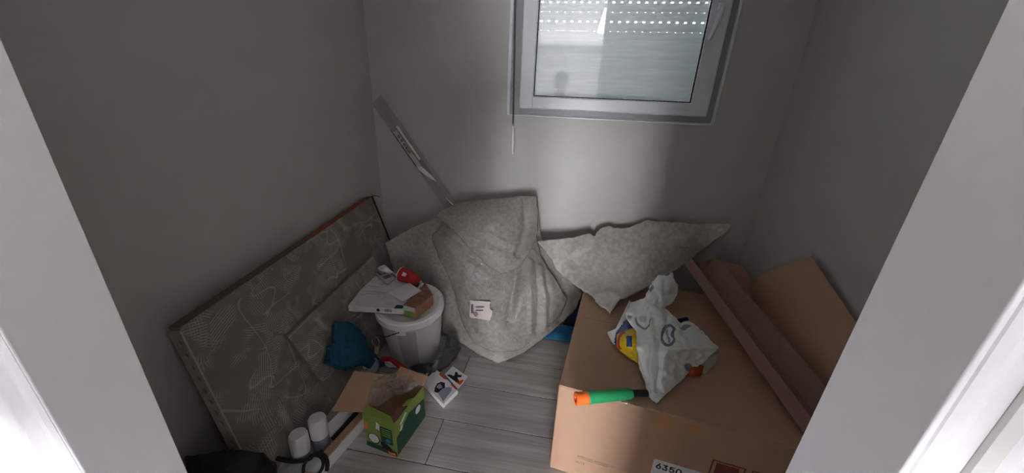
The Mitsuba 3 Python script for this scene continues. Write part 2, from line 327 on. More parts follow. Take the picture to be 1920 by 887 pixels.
for yy in (2.170, 2.188):
    add('window_1__sash__pane', bx(GX0 - 0.004, GX1 + 0.004, yy, yy + 0.0001, GZ0 - 0.004, GZ1 + 0.004), 'pane')
    k = 'window_1__sash__pane' if yy == 2.170 else 'window_1__sash__pane_001'
    scene[k] = mikit.ply((np.array([(GX0 - .004, yy, GZ0 - .004), (GX1 + .004, yy, GZ0 - .004), (GX1 + .004, yy, GZ1 + .004), (GX0 - .004, yy, GZ1 + .004)]), np.array([[0, 1, 2], [0, 2, 3]])), M('pane'))
hz = (0.648, 2.145, 1.889)
hb = (0.617, 2.118, 1.761)
add('window_1__sash__handle', cat_(bx(hz[0] - 0.014, hz[0] + 0.014, 2.146, 2.154, hz[2] - 0.035, hz[2] + 0.035, 0.003), trimesh.creation.cylinder(0.009, segment=[(hz[0], 2.15, hz[2]), (hz[0], 2.112, hz[2])], sections=20),
    tube([(hz[0] + 0.002, 2.116, hz[2] + 0.012), ((hz[0] + hb[0]) / 2 + 0.002, 2.112, (hz[2] + hb[2]) / 2), hb], [0.0105, 0.010, 0.0085], 14, 16)), 'pvc', smooth=40, label='white lever handle')
tag('window_1', label='white window with the roller shutter lowered behind it', kind=S)

# roller shutter outside the glass: a slat every 45.6 mm, slotted joints in the upper part
YS, PITCH = 2.285, 0.0456
sx0, sx1 = WX0 + 0.012, WX1 - 0.012
zj = 1.815 - 9 * PITCH
arc = [(YS - 0.0065 * math.cos(math.pi * (k - 0.5)) - 0.002, k * 0.0375) for k in np.linspace(0, 1, 9)]
arc_in = [(yy + 0.006, zz) for yy, zz in arc[::-1]]
body = trimesh.creation.extrude_polygon(Polygon(arc + arc_in), sx1 - sx0, engine='earcut')            # local x = y, local y = z, local z = x
body.apply_transform(np.array([[0, 0, 1, sx0], [1, 0, 0, 0], [0, 1, 0, 0], [0, 0, 0, 1.0]]))
hole_x = np.arange(-0.238 - 0.0428 * 4, sx1 - 0.02, 0.0428); hole_x = hole_x[hole_x > sx0 + 0.02]
def joint(h, w):
    p = sbox(sx0, -0.0055, sx1, 0.0055)
    if h > 0:
        p = p.difference(__import__('shapely').union_all([sbox(x - w / 2 + h * 0.4, -h * 0.1, x + w / 2 - h * 0.4, h * 0.1).buffer(h * 0.42, quad_segs=4) for x in hole_x]))
    m = trimesh.creation.extrude_polygon(p, 0.0016, engine='earcut')
    m.apply_transform(np.array([[1, 0, 0, 0], [0, 0, -1, YS + 0.002], [0, 1, 0, 0], [0, 0, 0, 1.0]])); return m
for i in range(21):
    z = zj + i * PITCH
    if z > WZ1: break
    h, w = (0, 0) if i < 9 else ((0.0014, 0.008) if (i - 9) % 2 == 0 else (0.0085, 0.0135))
    if i == 9: h, w = 0.0010, 0.007
    jm = joint(h, w); jm.apply_translation((0, 0, z))
    bm = body.copy(); bm.apply_translation((0, 0, z + 0.0045))
    add('roller_shutter__slat', cat_(bm, jm), 'slat', smooth=35)
add('roller_shutter__bottom_rail', bx(sx0, sx1, YS - 0.008, YS + 0.006, zj - 0.05, zj - 0.004, 0.002), 'slat')
tag('roller_shutter', label='pale roller shutter with rows of light slots behind the window glass', cat='roller shutter')
ct = (-0.375, 2.165, 2.075); cm = (-0.356, 2.165, 1.309)
add('pull_cord__cord', tube([ct, cm], 0.0045, 8, 2), 'cord', smooth=40, label='thin dark cord')
ca = (-0.355, 2.165, 1.297); cb = (-0.352, 2.165, 1.131)
ca, cb = np.array(ca), np.array(cb)
add('pull_cord__weight', tube([ca + (cb - ca) * k for k in (0, 0.1, 0.85, 1.0)], [0.0075, 0.0095, 0.0100, 0.0055], 14, 16), 'tassel', smooth=40, label='pale slim plastic weight')
tag('pull_cord', label='dark blind cord with a pale weight hanging left of the window', cat='cord')

# hallway ceiling lamps
for i, (x0, x1, y0, y1) in enumerate([(0.215, 0.325, -2.15, -0.50), (0.23, 0.34, -0.40, -0.06)]):
    t = 'hallway_lamp' if i == 0 else 'hallway_lamp_001'
    add(t + '__housing', bx(x0 - 0.008, x1 + 0.008, y0 - 0.008, y1 + 0.008, ZC - 0.035, ZC, 0.002), 'lamp_housing')
    q = np.array([(x0, y0, ZC - 0.038), (x0, y1, ZC - 0.038), (x1, y1, ZC - 0.038), (x1, y0, ZC - 0.038)])
    scene[t + '__diffuser'] = mikit.ply((q, np.array([[0, 1, 2], [0, 2, 3]])), M('lamp_housing'), emitter={'type': 'area', 'radiance': {'type': 'rgb', 'value': LAMP}})
    tag(t, label=('long' if i == 0 else 'short') + ' linear lamp on the hallway ceiling, mirrored in the window', cat='ceiling lamp')

# unseen glowing window added in the hallway's end wall to light the room
wx0, wx1, wz0, wz1 = -0.60, 0.70, 0.02, 1.50
add('added_window_2__frame', ring_box(wx0 - 0.05, wx1 + 0.05, wz0 - 0.05, wz1 + 0.05, wx0, wx1, wz0, wz1, HY, HY + 0.035, 0.003), 'pvc', label='white frame')
q = np.array([(wx0 - 0.01, HY + 0.012, wz0 - 0.01), (wx0 - 0.01, HY + 0.012, wz1 + 0.01), (wx1 + 0.01, HY + 0.012, wz1 + 0.01), (wx1 + 0.01, HY + 0.012, wz0 - 0.01)])
scene['added_window_2__pane'] = mikit.ply((q, np.array([[0, 1, 2], [0, 2, 3]])), M("pvc"), emitter={'type': 'area', 'radiance': {'type': 'rgb', 'value': ADDED_LIGHT}})
tag('added_window_2', label='unseen wide bright window added at the end of the hallway to light the room', kind=S)

# ---------------------------------------------------------------- upholstered boards leaning on the left wall
def board(key, nt, ft, nb, fb, thick, label, edge, uvo=(0, 0), perf=False):
    nt, ft, nb, fb = (np.array(a, float) for a in (nt, ft, nb, fb))
    n = np.cross(ft - nb, nt - fb); n /= np.linalg.norm(n); n = n if n[0] > 0 else -n
    back = [p - n * thick for p in (nt, ft, fb, nb)]
    core = trimesh.convex.convex_hull(np.vstack([np.array([nt, ft, fb, nb]) - n * 0.004, back]))
    add(key + '__core', core, 'board_edge', label='grey-brown board edges')
    N = 20; a, b = np.meshgrid(np.linspace(0, 1, N), np.linspace(0, 1, N), indexing='ij'); a, b = a.ravel()[:, None], b.ravel()[:, None]
    v = (nb * (1 - a) + fb * a) * (1 - b) + (nt * (1 - a) + ft * a) * b
    puff = 0.006 * np.clip(np.minimum(np.minimum(a, 1 - a), np.minimum(b, 1 - b)) / 0.06, 0, 1) ** 0.5
    v = v + n * (puff - 0.002)
    L, Hh = np.linalg.norm(ft - nt), np.linalg.norm(nt - nb)
    i = np.arange(N * N).reshape(N, N)
    f = np.vstack([np.c_[i[:-1, :-1].ravel(), i[1:, :-1].ravel(), i[1:, 1:].ravel()], np.c_[i[:-1, :-1].ravel(), i[1:, 1:].ravel(), i[:-1, 1:].ravel()]])
    if np.cross(v[f[0, 1]] - v[f[0, 0]], v[f[0, 2]] - v[f[0, 0]]) @ n < 0: f = f[:, ::-1]
    add(key + '__fabric', trimesh.Trimesh(v, f, process=False), 'fabric', smooth=True, uv=np.c_[a * L + uvo[0], b * Hh + uvo[1]], label='woven grey-brown cover with pale scribbled arcs')
    tag(key, label=label, cat='panel')
    return nt, ft, nb, fb, n
NT, FT, NB, FB = (-1.152, 0.742, 0.738), (-1.210, 1.986, 0.835), (-1.012, 0.729, 0.0), (-1.058, 2.155, 0.0)
nt, ft, nb, fb, bn = board('padded_panel', NT, FT, NB, FB, 0.045, 'large fabric covered panel leaning on the left wall with a perforated end strip', 'binding')
# reddish binding strip along the top edge, dark line down the far edge, perforated strip on the near end
e = (ft - nt) / np.linalg.norm(ft - nt); dwn = (nb - nt) / np.linalg.norm(nb - nt)
top = [nt + bn * 0.001, ft + bn * 0.001, ft - bn * 0.047, nt - bn * 0.047]
add('padded_panel__binding', trimesh.convex.convex_hull(np.vstack([top, np.array(top) - dwn * 0.003])), 'binding', label='reddish brown top edge')
add('padded_panel__dark_line', tube([ft + bn * 0.003, ft * 0.5 + fb * 0.5 + bn * 0.004, fb + bn * 0.003 + (0, 0, 0.02)], 0.0045, 8, 12), 'ink_black', smooth=50, label='dark far edge')
W, Hs = 0.046, np.linalg.norm(nb - nt)
sp = sbox(0, 0.0, W, Hs - 0.01)
hs = []
zz = 0.055
while zz < Hs - 0.05:
    hs.append(Point(W * 0.52, Hs - zz).buffer(1.0, quad_segs=6)); c = hs.pop()
    from shapely import affinity
    hs.append(affinity.scale(affinity.translate(Point(0, 0).buffer(1.0, quad_segs=6), W * 0.52, Hs - zz), 0.0085, 0.011)); zz += 0.047
for hh in hs: sp = sp.difference(hh)
m4 = frame(nb - bn * 0.047 - e * 0.001, bn, -dwn)
strip = trimesh.creation.extrude_polygon(sp, 0.006, engine='earcut')
if m4[:3, 2] @ (-e) < 0: strip.apply_translation((0, 0, -0.006))
add('padded_panel__end_strip', put(strip, m4), 'perf', label='pale end strip with a row of round holes')
add('padded_panel__loose_thread', tube([ft + (0, 0, 0.002), ft + (0.02, 0.0, 0.008), ft + (0.05, 0.01, 0.0)], 0.0022, 6, 10), 'ink_black', smooth=60)
NT2, FT2, NB2, FB2 = (-1.084, 1.047, 0.491), (-1.115, 1.78, 0.53), (-1.0, 1.168, 0.0), (-1.022, 1.88, 0.0)
board('padded_panel_001', NT2, FT2, NB2, FB2, 0.018, 'smaller fabric covered panel standing in front of the large one', 'binding', uvo=(0.71, 0.33))

# ---------------------------------------------------------------- clear plastic sleeve leaning in the far left corner
a0, a1 = np.array((-1.221, 2.172, 1.409)), np.array((-0.726, 2.135, 0.747))
ax_ = (a1 - a0) / np.linalg.norm(a1 - a0); a2 = a1 + ax_ * 0.72
side = np.cross(ax_, (0, -1.0, 0)); side /= np.linalg.norm(side); front = np.cross(side, ax_); front = front if front[1] < 0 else -front
def sleeve_pt(t, w, h): return a0 + ax_ * t + side * w + front * h
LEN = np.linalg.norm(a2 - a0)
g = []
for t in np.linspace(0, LEN, 40):
    wob = 0.004 * math.sin(t * 23) + 0.003 * math.sin(t * 51 + 1)
    hh = 0.0025 + 0.009 * min(1, t / 0.12)
    ring = [(0.042 * math.cos(q) , (hh + 0.002 * math.sin(t * 37 + q * 2)) * math.sin(q) + wob) for q in np.arange(20) * 2 * math.pi / 20]
    g.append([sleeve_pt(t, w, h) for w, h in ring])
g = np.array(g); i = np.arange(40 * 20).reshape(40, 20); j = np.roll(i, -1, 1)
f = np.vstack([np.c_[i[:-1].ravel(), j[:-1].ravel(), j[1:].ravel()], np.c_[i[:-1].ravel(), j[1:].ravel(), i[1:].ravel()]])
sm = trimesh.Trimesh(g.reshape(-1, 3), f, process=False)
add('plastic_sleeve__film', sm, 'film', smooth=True, label='clear film')
sgn_w = 1.0 if np.cross(side, ax_) @ front > 0 else -1.0
def strip3(t0, t1, w, wd, h, r, lift=0.0):
    m = bx(-wd / 2, wd / 2, 0, t1 - t0, 0, h, r); return put(m, frame(sleeve_pt(t0, w, abs(lift)), side * sgn_w, ax_))
sgn = 1 if side[0] > 0 else -1
add('plastic_sleeve__strip', strip3(0.20, 0.445, sgn * 0.016, 0.014, 0.006, 0.002, sgn_w * 0.013), 'cup_white', label='cream plastic strip inside')
add('plastic_sleeve__printed_card', strip3(0.22, 0.50, -sgn * 0.016, 0.030, 0.0015, 0.0, sgn_w * 0.0125), 'paper_grey', label='grey printed card inside')
for q in range(5):
    add('plastic_sleeve__printed_card__print', strip3(0.25 + q * 0.028, 0.268 + q * 0.028, -sgn * 0.014, 0.016, 0.0008, 0.0, sgn_w * 0.0137), 'ink_grey')
add('plastic_sleeve__edge', strip3(0.19, 0.47, -sgn * 0.036, 0.004, 0.003, 0.001, sgn_w * 0.009), 'ink_black', label='dark edge line')
cw = [sleeve_pt(t, sgn * w, 0.0145) for t, w in ((0.47, -0.03), (0.49, 0.0), (0.56, 0.018), (0.62, 0.026), (0.60, 0.012), (0.55, -0.012), (0.50, -0.03))]
add('plastic_sleeve__wrapper_glint', slab(cw, 0.002), 'white_plastic', label='crumpled white scrap standing in for a highlight on the film')  # white pieces stand in for highlight spots on the film
cw = [sleeve_pt(t, sgn * w, 0.0155) for t, w in ((0.73, 0.012), (0.76, 0.022), (0.82, 0.038), (0.81, 0.024))]
add('plastic_sleeve__wrapper_glint', slab(cw, 0.002), 'white_plastic')
tag('plastic_sleeve', label='long clear plastic sleeve leaning in the far left corner', cat='plastic packaging')

# ---------------------------------------------------------------- big bundle of bubble wrap under the window
ctrl = [(7.22, 4.55, -1.100, 1.900, 0.568), (7.7, 4.25, -0.964, 1.990, 0.658), (8.2, 4.02, -0.809, 2.060, 0.733), (8.6, 3.85, -0.678, 2.100, 0.794), (9.3, 3.8, -0.436, 2.110, 0.831), (10.08, 3.76, -0.175, 2.120, 0.865), (10.13, 4.4, -0.140, 2.080, 0.656),
        (10.5, 5.1, 0.006, 1.970, 0.466), (10.9, 5.5, 0.148, 1.930, 0.358), (10.62, 5.98, 0.081, 2.053, 0.080), (10.3, 6.25, -0.022, 1.910, 0.050), (9.85, 6.6, -0.153, 1.741, 0.015), (9.35, 6.82, -0.294, 1.619, 0.004), (8.95, 6.64, -0.433, 1.659, 0.015), (8.68, 6.45, -0.538, 1.712, 0.030), (8.38, 6, -0.682, 1.834, 0.100),
        (7.35, 5, -1.068, 1.900, 0.403), (7.6, 5.6, -0.982, 1.880, 0.188), (8, 6.1, -0.825, 1.840, 0.031),
        (7.9, 4.6, -0.871, 1.930, 0.563), (8.5, 4.4, -0.660, 1.930, 0.658), (9.3, 4.3, -0.403, 1.970, 0.705), (9.85, 4.7, -0.216, 1.970, 0.584), (9.3, 5.2, -0.372, 1.860, 0.437), (8.6, 5.2, -0.607, 1.860, 0.406), (9, 5.9, -0.444, 1.760, 0.226), (9.6, 6, -0.245, 1.740, 0.232), (10.1, 5.6, -0.104, 1.840, 0.338), (9.4, 6.5, -0.289, 1.660, 0.095), (10.3, 5.4, -0.047, 1.880, 0.397)]
outline = [(7.22, 4.55), (7.7, 4.27), (8.25, 4.03), (8.62, 3.86), (9.3, 3.80), (9.78, 3.73), (10.08, 3.75), (10.13, 4.40), (10.3, 4.66), (10.52, 5.08), (10.92, 5.50), (10.82, 5.78), (10.60, 6.02), (10.3, 6.26), (9.85, 6.60), (9.36, 6.82), (8.98, 6.65), (8.68, 6.45), (8.3, 6.25), (7.9, 6.1), (7.55, 5.6), (7.35, 5.0)]
bm, buv, bsurf = sheet(ctrl, outline, 0.024, 0.05, amp=0.008, freq=6, seed=3, jag=0.02, ridges=[([(8.0, 4.6), (8.2, 5.2), (8.4, 6.0)], 0.2, 0.015), ([(10.55, 5.2), (10.7, 5.6), (10.5, 6.0)], 0.08, -0.015), ([(7.4, 4.7), (8.0, 4.5)], 0.12, 0.012)])
add('bubble_wrap_bundle__wrap', bm, 'bubble', smooth=True, uv=buv, label='lower layer of bubble wrap')
def layer(outl, low, high, width, sd, ridges, lift=(0, -0.85, 0.5), jag=0.015):
    from shapely import points as spts, distance, contains_xy
    po = Polygon(outl); x0, y0, x1, y1 = po.bounds
    gx, gy = np.meshgrid(np.arange(x0 - 0.05, x1 + 0.1, 0.14), np.arange(y0 - 0.05, y1 + 0.1, 0.14)); g = np.c_[gx.ravel(), gy.ravel()]
    d = distance(LineString(list(po.exterior.coords)), spts(g)) * np.where(contains_xy(po, g[:, 0], g[:, 1]), 1, -0.3)
    off = low + (high - low) * np.sqrt(np.clip(d / width, 0, 1))
    return sheet(np.c_[g, bsurf(g) + off[:, None] * np.array(lift)], outl, 0.02, min(0.03, low * 0.8), amp=0.009, freq=11, crease=0.005, seed=sd, ridges=ridges, jag=jag, smoothing=0.0)
tongue = [(8.12, 4.50), (8.27, 4.85), (8.46, 5.25), (8.60, 5.75), (8.72, 6.15), (8.92, 6.42), (9.28, 6.60), (9.75, 6.56), (10.2, 6.22), (10.5, 5.92), (10.63, 5.6), (10.40, 5.2), (10.17, 4.85), (10.08, 4.45), (9.6, 4.3), (8.9, 4.1), (8.4, 4.1)]
rb = [([(9.95, 4.9), (9.98, 5.6), (9.95, 6.2)], 0.045, 0.010), ([(10.06, 4.9), (10.12, 5.6), (10.08, 6.2)], 0.04, -0.010), ([(10.14, 5.0), (10.23, 5.6), (10.2, 6.1)], 0.04, 0.010), ([(10.24, 5.1), (10.33, 5.6), (10.3, 6.05)], 0.035, -0.008),
      ([(9.72, 4.9), (9.66, 5.4), (9.58, 6.0)], 0.10, -0.026), ([(8.55, 4.5), (8.8, 5.1), (9.0, 5.8), (9.2, 6.3)], 0.16, 0.010), ([(8.3, 4.4), (8.75, 4.75), (9.3, 5.15)], 0.07, -0.014)]
tm, tuv, tsurf = layer(tongue, 0.030, 0.075, 0.30, 13, rb)
add('bubble_wrap_bundle__fold', tm, 'bubble', smooth=True, uv=tuv, label='front fold hanging down as a rounded tongue')
topf = [(8.24, 4.10), (8.62, 3.86), (9.3, 3.80), (9.78, 3.73), (10.08, 3.75), (10.12, 4.38), (9.98, 4.72), (9.76, 5.06), (9.45, 5.16), (9.15, 4.98), (8.8, 4.62), (8.5, 4.30)]
um, uuv, _u = layer(topf, 0.085, 0.120, 0.25, 23, [([(9.85, 3.8), (9.9, 4.3), (9.75, 4.8)], 0.06, -0.016), ([(9.0, 4.1), (9.5, 4.2)], 0.2, 0.012), ([(9.2, 4.6), (9.6, 4.75)], 0.08, -0.008)])
add('bubble_wrap_bundle__fold', um, 'bubble', smooth=True, uv=uuv + 1.7, label='upper flap folded over the front')
bsurf = tsurf
lab_st = [(8.88, 5.63), (9.25, 5.66), (9.24, 5.78), (9.29, 5.83), (9.24, 6.0), (9.1, 5.97), (8.86, 5.94)]
lc = [(s, t, *(bsurf([[s, t]])[0] + np.array([0.0, -0.014, 0.008]))) for s in (8.8, 9.05, 9.3) for t in (5.5, 5.8, 6.1)]
lm, luv, lsf = sheet(lc, lab_st, 0.02, 0.0012, amp=0.001, freq=20, seed=8, jag=0.012)
add('bubble_wrap_bundle__label', lm, 'cup_white', smooth=True, uv=luv, label='torn whitish paper label')
for (s0, s1, t0, t1) in ((8.90, 8.94, 5.70, 5.86), (8.98, 9.14, 5.74, 5.76), (8.98, 9.12, 5.80, 5.82)):
    q = [lsf([[s, t]])[0] + np.array([0, -0.0035, 0.0015]) for s, t in ((s0, t0), (s1, t0), (s1, t1), (s0, t1))]
    add('bubble_wrap_bundle__label__print', slab(q, 0.0006), 'ink_grey')
tag('bubble_wrap_bundle', label='large bundle of bubble wrap slumped against the back wall below the window', cat='bubble wrap')

# ---------------------------------------------------------------- folded bubble wrap lying over the back of the big box
ctrl = [(11.4, 5.85, 0.263, 1.577, 0.470), (11.8, 5.52, 0.382, 1.730, 0.500), (12.4, 5.23, 0.558, 1.837, 0.560), (13, 4.78, 0.775, 2.065, 0.630), (13.75, 4.22, 0.960, 2.100, 0.824), (13.2, 4.19, 0.814, 2.130, 0.809), (12.15, 4.13, 0.501, 2.140, 0.795), (11.3, 4.26, 0.238, 2.110, 0.734), (11, 4.4, 0.143, 2.050, 0.698), (10.08, 4.52, -0.147, 1.990, 0.648), (10.5, 5.15, 0.008, 1.860, 0.504), (11, 5.48, 0.161, 1.740, 0.476),
        (11.5, 4.9, 0.300, 1.900, 0.607), (12.3, 4.65, 0.536, 1.980, 0.683), (10.8, 4.8, 0.090, 1.950, 0.593), (12.9, 4.45, 0.710, 2.030, 0.749)]
outline = [(10.08, 4.52), (10.5, 4.47), (10.98, 4.40), (11.06, 4.37), (11.14, 4.43), (11.25, 4.28), (11.42, 4.23), (11.55, 4.28), (11.82, 4.27), (11.95, 4.20), (12.12, 4.12), (12.32, 4.16), (12.65, 4.17), (13.1, 4.20), (13.45, 4.18), (13.76, 4.22), (13.62, 4.36), (13.2, 4.66), (12.85, 4.95), (12.4, 5.24), (11.82, 5.54), (11.62, 5.63), (11.42, 5.86), (11.22, 5.70), (11.05, 5.52), (10.8, 5.35), (10.52, 5.16), (10.3, 4.8)]
sm, suv, ssf = sheet(ctrl, outline, 0.02, 0.030, face=(0, -0.6, 1), amp=0.008, freq=8, seed=14, jag=0.03, ridges=[([(10.9, 4.6), (10.62, 4.85), (10.7, 5.2)], 0.1, 0.012), ([(11.62, 5.6), (11.45, 5.5), (11.2, 5.55)], 0.08, 0.012), ([(12.3, 4.3), (12.9, 4.5), (13.3, 4.45)], 0.15, 0.01)])
add('bubble_wrap_sheet', sm, 'pale_wrap', smooth=True, uv=suv + 3.3, label='folded bubble wrap sheet lying over the back of the big cardboard box', cat='bubble wrap')

# ---------------------------------------------------------------- the big cardboard box
BO = np.array([0.042, 1.056, 0.0]); BH = 0.45
bu, bv = np.array([0.990, -0.139, 0]), np.array([0.139, 0.990, 0])
BF = frame(BO, bu, bv)
BW, BD = 0.88, 0.97
add('cardboard_box__body', put(bx(0, BW, 0, BD, 0, BH - 0.0045, 0.004), BF), 'kraft', label='kraft board sides')
for (x0, x1, y0, y1) in ((0.0, BW, 0.0, BD / 2 - 0.0012), (0.0, BW, BD / 2 + 0.0012, BD)):
    add('cardboard_box__flap', put(bx(x0 + 0.001, x1 - 0.001, y0 + 0.001, y1, BH - 0.0045, BH, 0.0012), BF), 'kraft', label='brown top flap')
def front(x, z): return np.array([x, -0.0, z])
FF = frame(BO - bv * 0.0002, bu, (0, 0, 1.0))                          # front face: local x along it, local y up, local z toward the doorway
def fplate(x0, x1, z0, z1, d, r=0.0): return put(prism(sbox(x0, z0, x1, z1), d), FF)
tp = [(x, BH + 0.0004 * math.sin(x * 900)) for x in np.linspace(0.225, 0.315, 14)]
add('cardboard_box__tape', cat_(fplate(0.225, 0.315, BH - 0.085, BH - 0.001, 0.0006), put(bx(0.225, 0.315, -0.0006, 0.035, BH, BH + 0.0006), BF)), 'tape_clear', label='clear tape folded over the front edge')
tc_ = [(x, t, *(BO + bu * x + (bv * max(t, 0) - bv * 0.0012 + np.array([0, 0, BH + 0.0012 + min(t, 0)])))) for x in (0.20, 0.25, 0.30, 0.345) for t in (-0.045, -0.02, 0.0, 0.02, 0.03)]
add('cardboard_box__tape', sheet(tc_, [(0.20, -0.02), (0.225, -0.012), (0.25, -0.022), (0.285, -0.014), (0.345, -0.02), (0.345, 0.012), (0.28, 0.016), (0.20, 0.010)], 0.0045, 0.0006, face=(0, -0.7, 0.7), amp=0.0022, freq=70, seed=44, crease=0.0012)[0], 'tape_clear', smooth=True, label='wrinkled shiny tape edge')
add('cardboard_box__tape', fplate(0.352, 0.402, BH - 0.072, BH - 0.012, 0.0005), 'tape_brown', label='orange-brown tape patch')
add('cardboard_box__tape', fplate(0.46, 0.50, BH - 0.055, BH - 0.016, 0.0005), 'tape_brown')
def ftext(text, x, z, h, m, bold=False):
    t = meshkit.text_mesh(text, h, 0.0005, bold); t.apply_translation((x, z, 0.0)); return put(t, FF), m
for text, x, z, h, b in (('NUMERO ARTICOLO :', 0.105, 0.112, 0.0105, False), ('NOTE', 0.100, 0.077, 0.0105, False), ('NO 63', 0.345, 0.103, 0.0105, False)):
    m, mm = ftext(text, x, z, h, 'ink_grey', b); add('cardboard_box__print', m, mm, label='small dark grey printed lettering')
add('cardboard_box__print', fplate(0.105, 0.225, 0.1065, 0.1078, 0.0005), 'ink_grey')
add('cardboard_box__label', put(prism(sbox(0.380, 0.06, 0.56, 0.225).buffer(-0.004).buffer(0.004), 0.0007), FF), 'paper_white', label='white sticker with black numbers')
t = meshkit.text_mesh('6350', 0.026, 0.0005, True); t.apply_translation((0.388, 0.183, 0.0008)); add('cardboard_box__label__print', put(t, FF), 'ink_black', label='black number 6350')
def rframe(x0, x1, z0, z1, w): return put(prism(sbox(x0, z0, x1, z1).difference(sbox(x0 + w, z0 + w, x1 - w, z1 - w)), 0.0005), FF)
add('cardboard_box__symbol', cat_(rframe(0.560, 0.664, 0.19, 0.303, 0.005), put(prism(Polygon([(0.575, 0.225), (0.575, 0.292), (0.645, 0.292), (0.65, 0.24), (0.625, 0.262), (0.608, 0.235)]), 0.0005), FF)), 'ink_red', label='dark red printed handling symbol')
add('cardboard_box__symbol', cat_(rframe(0.682, 0.79, 0.19, 0.303, 0.005), put(prism(Point(0.73, 0.245).buffer(0.018).difference(Point(0.73, 0.245).buffer(0.011)), 0.0005), FF)), 'ink_red', label='dark red printed handling symbol')
tag('cardboard_box', label='big brown cardboard box on the floor at the right, white bag on its top', cat='cardboard box')

# ---------------------------------------------------------------- folded cardboard at the right
n0, n1 = np.array((0.841, 0.994, 0.470)), np.array((0.682, 1.900, 0.633))
ax2 = (n1 - n0) / np.linalg.norm(n1 - n0)
r0, r1 = np.array((0.967, 1.149, 0.535)), np.array((0.848, 1.930, 0.662))
def chan(p, r):
    w = r - p; up = np.array([0, 0, 1.0])
    pr = [(0.0, 0.0), (0.08, 0.022), (0.17, 0.034), (0.24, 0.020), (0.40, -0.012), (0.62, -0.030), (0.82, -0.016), (0.97, 0.016), (1.03, 0.014), (1.05, -0.006), (0.85, -0.028), (0.62, -0.040), (0.40, -0.024), (0.22, 0.004), (0.10, 0.006), (0.04, -0.006)]
    return [p + w * a + up * b for a, b in pr]
A, B = np.array(chan(n0 - ax2 * 0.06, r0 - ax2 * 0.06)), np.array(chan(n1, r1)); K = len(A)
f = []
for k in range(K):
    l = (k + 1) % K; f += [[k, l, K + l], [k, K + l, K + k]]
cm_ = trimesh.Trimesh(np.vstack([A, B]), f, process=False)
capn = [[0, k, k + 1] for k in range(1, K - 1)]
cm_ = trimesh.Trimesh(np.vstack([A, B]), f + capn + [[K, K + k + 1, K + k] for k in range(1, K - 1)], process=False); cm_.fix_normals()
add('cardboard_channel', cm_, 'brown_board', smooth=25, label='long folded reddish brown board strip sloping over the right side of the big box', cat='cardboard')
cs = [(1.060, 1.582, 0.871), (1.075, 1.254, 0.742), (1.015, 1.145, 0.470), (1.010, 1.471, 0.500), (1.032, 1.840, 0.495), (1.009, 1.840, 0.608)]
ctrl = [(10 * a[1], 10 * a[2], *a) for a in cs]
add('cardboard_flap', sheet(ctrl, [(c[0], c[1]) for c in ctrl], 0.5, 0.005, face=(-1, -0.5, 0.5), amp=0.002, freq=4, seed=2, uvs=0.1, smoothing=0.3)[0], 'kraft', smooth=40, label='large brown cardboard sheet leaning on the right wall', cat='cardboard')
cs = [(0.837, 1.960, 0.657), (1.017, 1.990, 0.622), (1.086, 1.950, 0.530), (1.080, 1.900, 0.452), (0.946, 1.900, 0.521)]
add('cardboard_flap_001', slab(cs, 0.005), 'kraft', label='small cardboard piece between the folded bubble wrap and the leaning sheet', cat='cardboard')

# ---------------------------------------------------------------- white carrier bag with snack packets
def bag_col(p, n, uv):
    s, t = uv.x / 0.42, uv.y / 0.42
    x, y = (s - 12.53) / 0.150, (t - 6.32) / 0.195
    c = mix((0.74, 0.77, 0.74), (0.80, 0.82, 0.80), fbm(p.x * 30, p.y * 30, p.z * 30, 2))
    # a rounded letter: heavy ring pinched at its right side, with a slim S stroke inside
    r = dr.sqrt(x * x + y * y * (1 + 0.1 * y)) + 0.30 * dr.exp(-dr.square((y + 0.22) / 0.22)) * dr.select(x > 0, 1.0, 0.0)
    ring = 1 - smoothstep(0.12, 0.22, dr.abs(r - 0.86))
    inner = 1 - smoothstep(0.10, 0.22, dr.abs(x - 0.18 * dr.sin(y * 3.0) + 0.04)) + 0.0
    inner = inner * (1 - smoothstep(0.55, 0.65, dr.abs(y)))
    k = dr.maximum(ring, inner * 0.75)
    x2, y2 = (s - 12.06) / 0.16, (t - 6.0) / 0.16                        # second letter cut by the fold on the left
    r2 = dr.sqrt(x2 * x2 + y2 * y2)
    k = dr.maximum(k, (1 - smoothstep(0.08, 0.18, dr.abs(r2 - 0.92))) * smoothstep(-0.2, 0.2, y2 - 0.25 * x2))
    k = dr.maximum(k, (1 - smoothstep(0.3, 0.5, dr.sqrt(dr.square(x2 + 0.1) + dr.square(y2 + 0.1)))) * 0.5)
    for cs_, ct_, rs, rt in ((12.93, 6.925, 0.072, 0.085), (12.86, 6.13, 0.11, 0.035), (12.22, 5.44, 0.03, 0.09), (11.80, 5.95, 0.05, 0.03)):
        k = dr.maximum(k, (1 - smoothstep(0.75, 1.1, dr.sqrt(dr.square((s - cs_) / rs) + dr.square((t - ct_) / rt)))) * (0.9 if rs > 0.025 else 0.5))
    return mix(c, (0.055, 0.085, 0.185), k * 0.85)
mat('carrier_bag', principled(proc(bag_col), 0.42, 0.5))
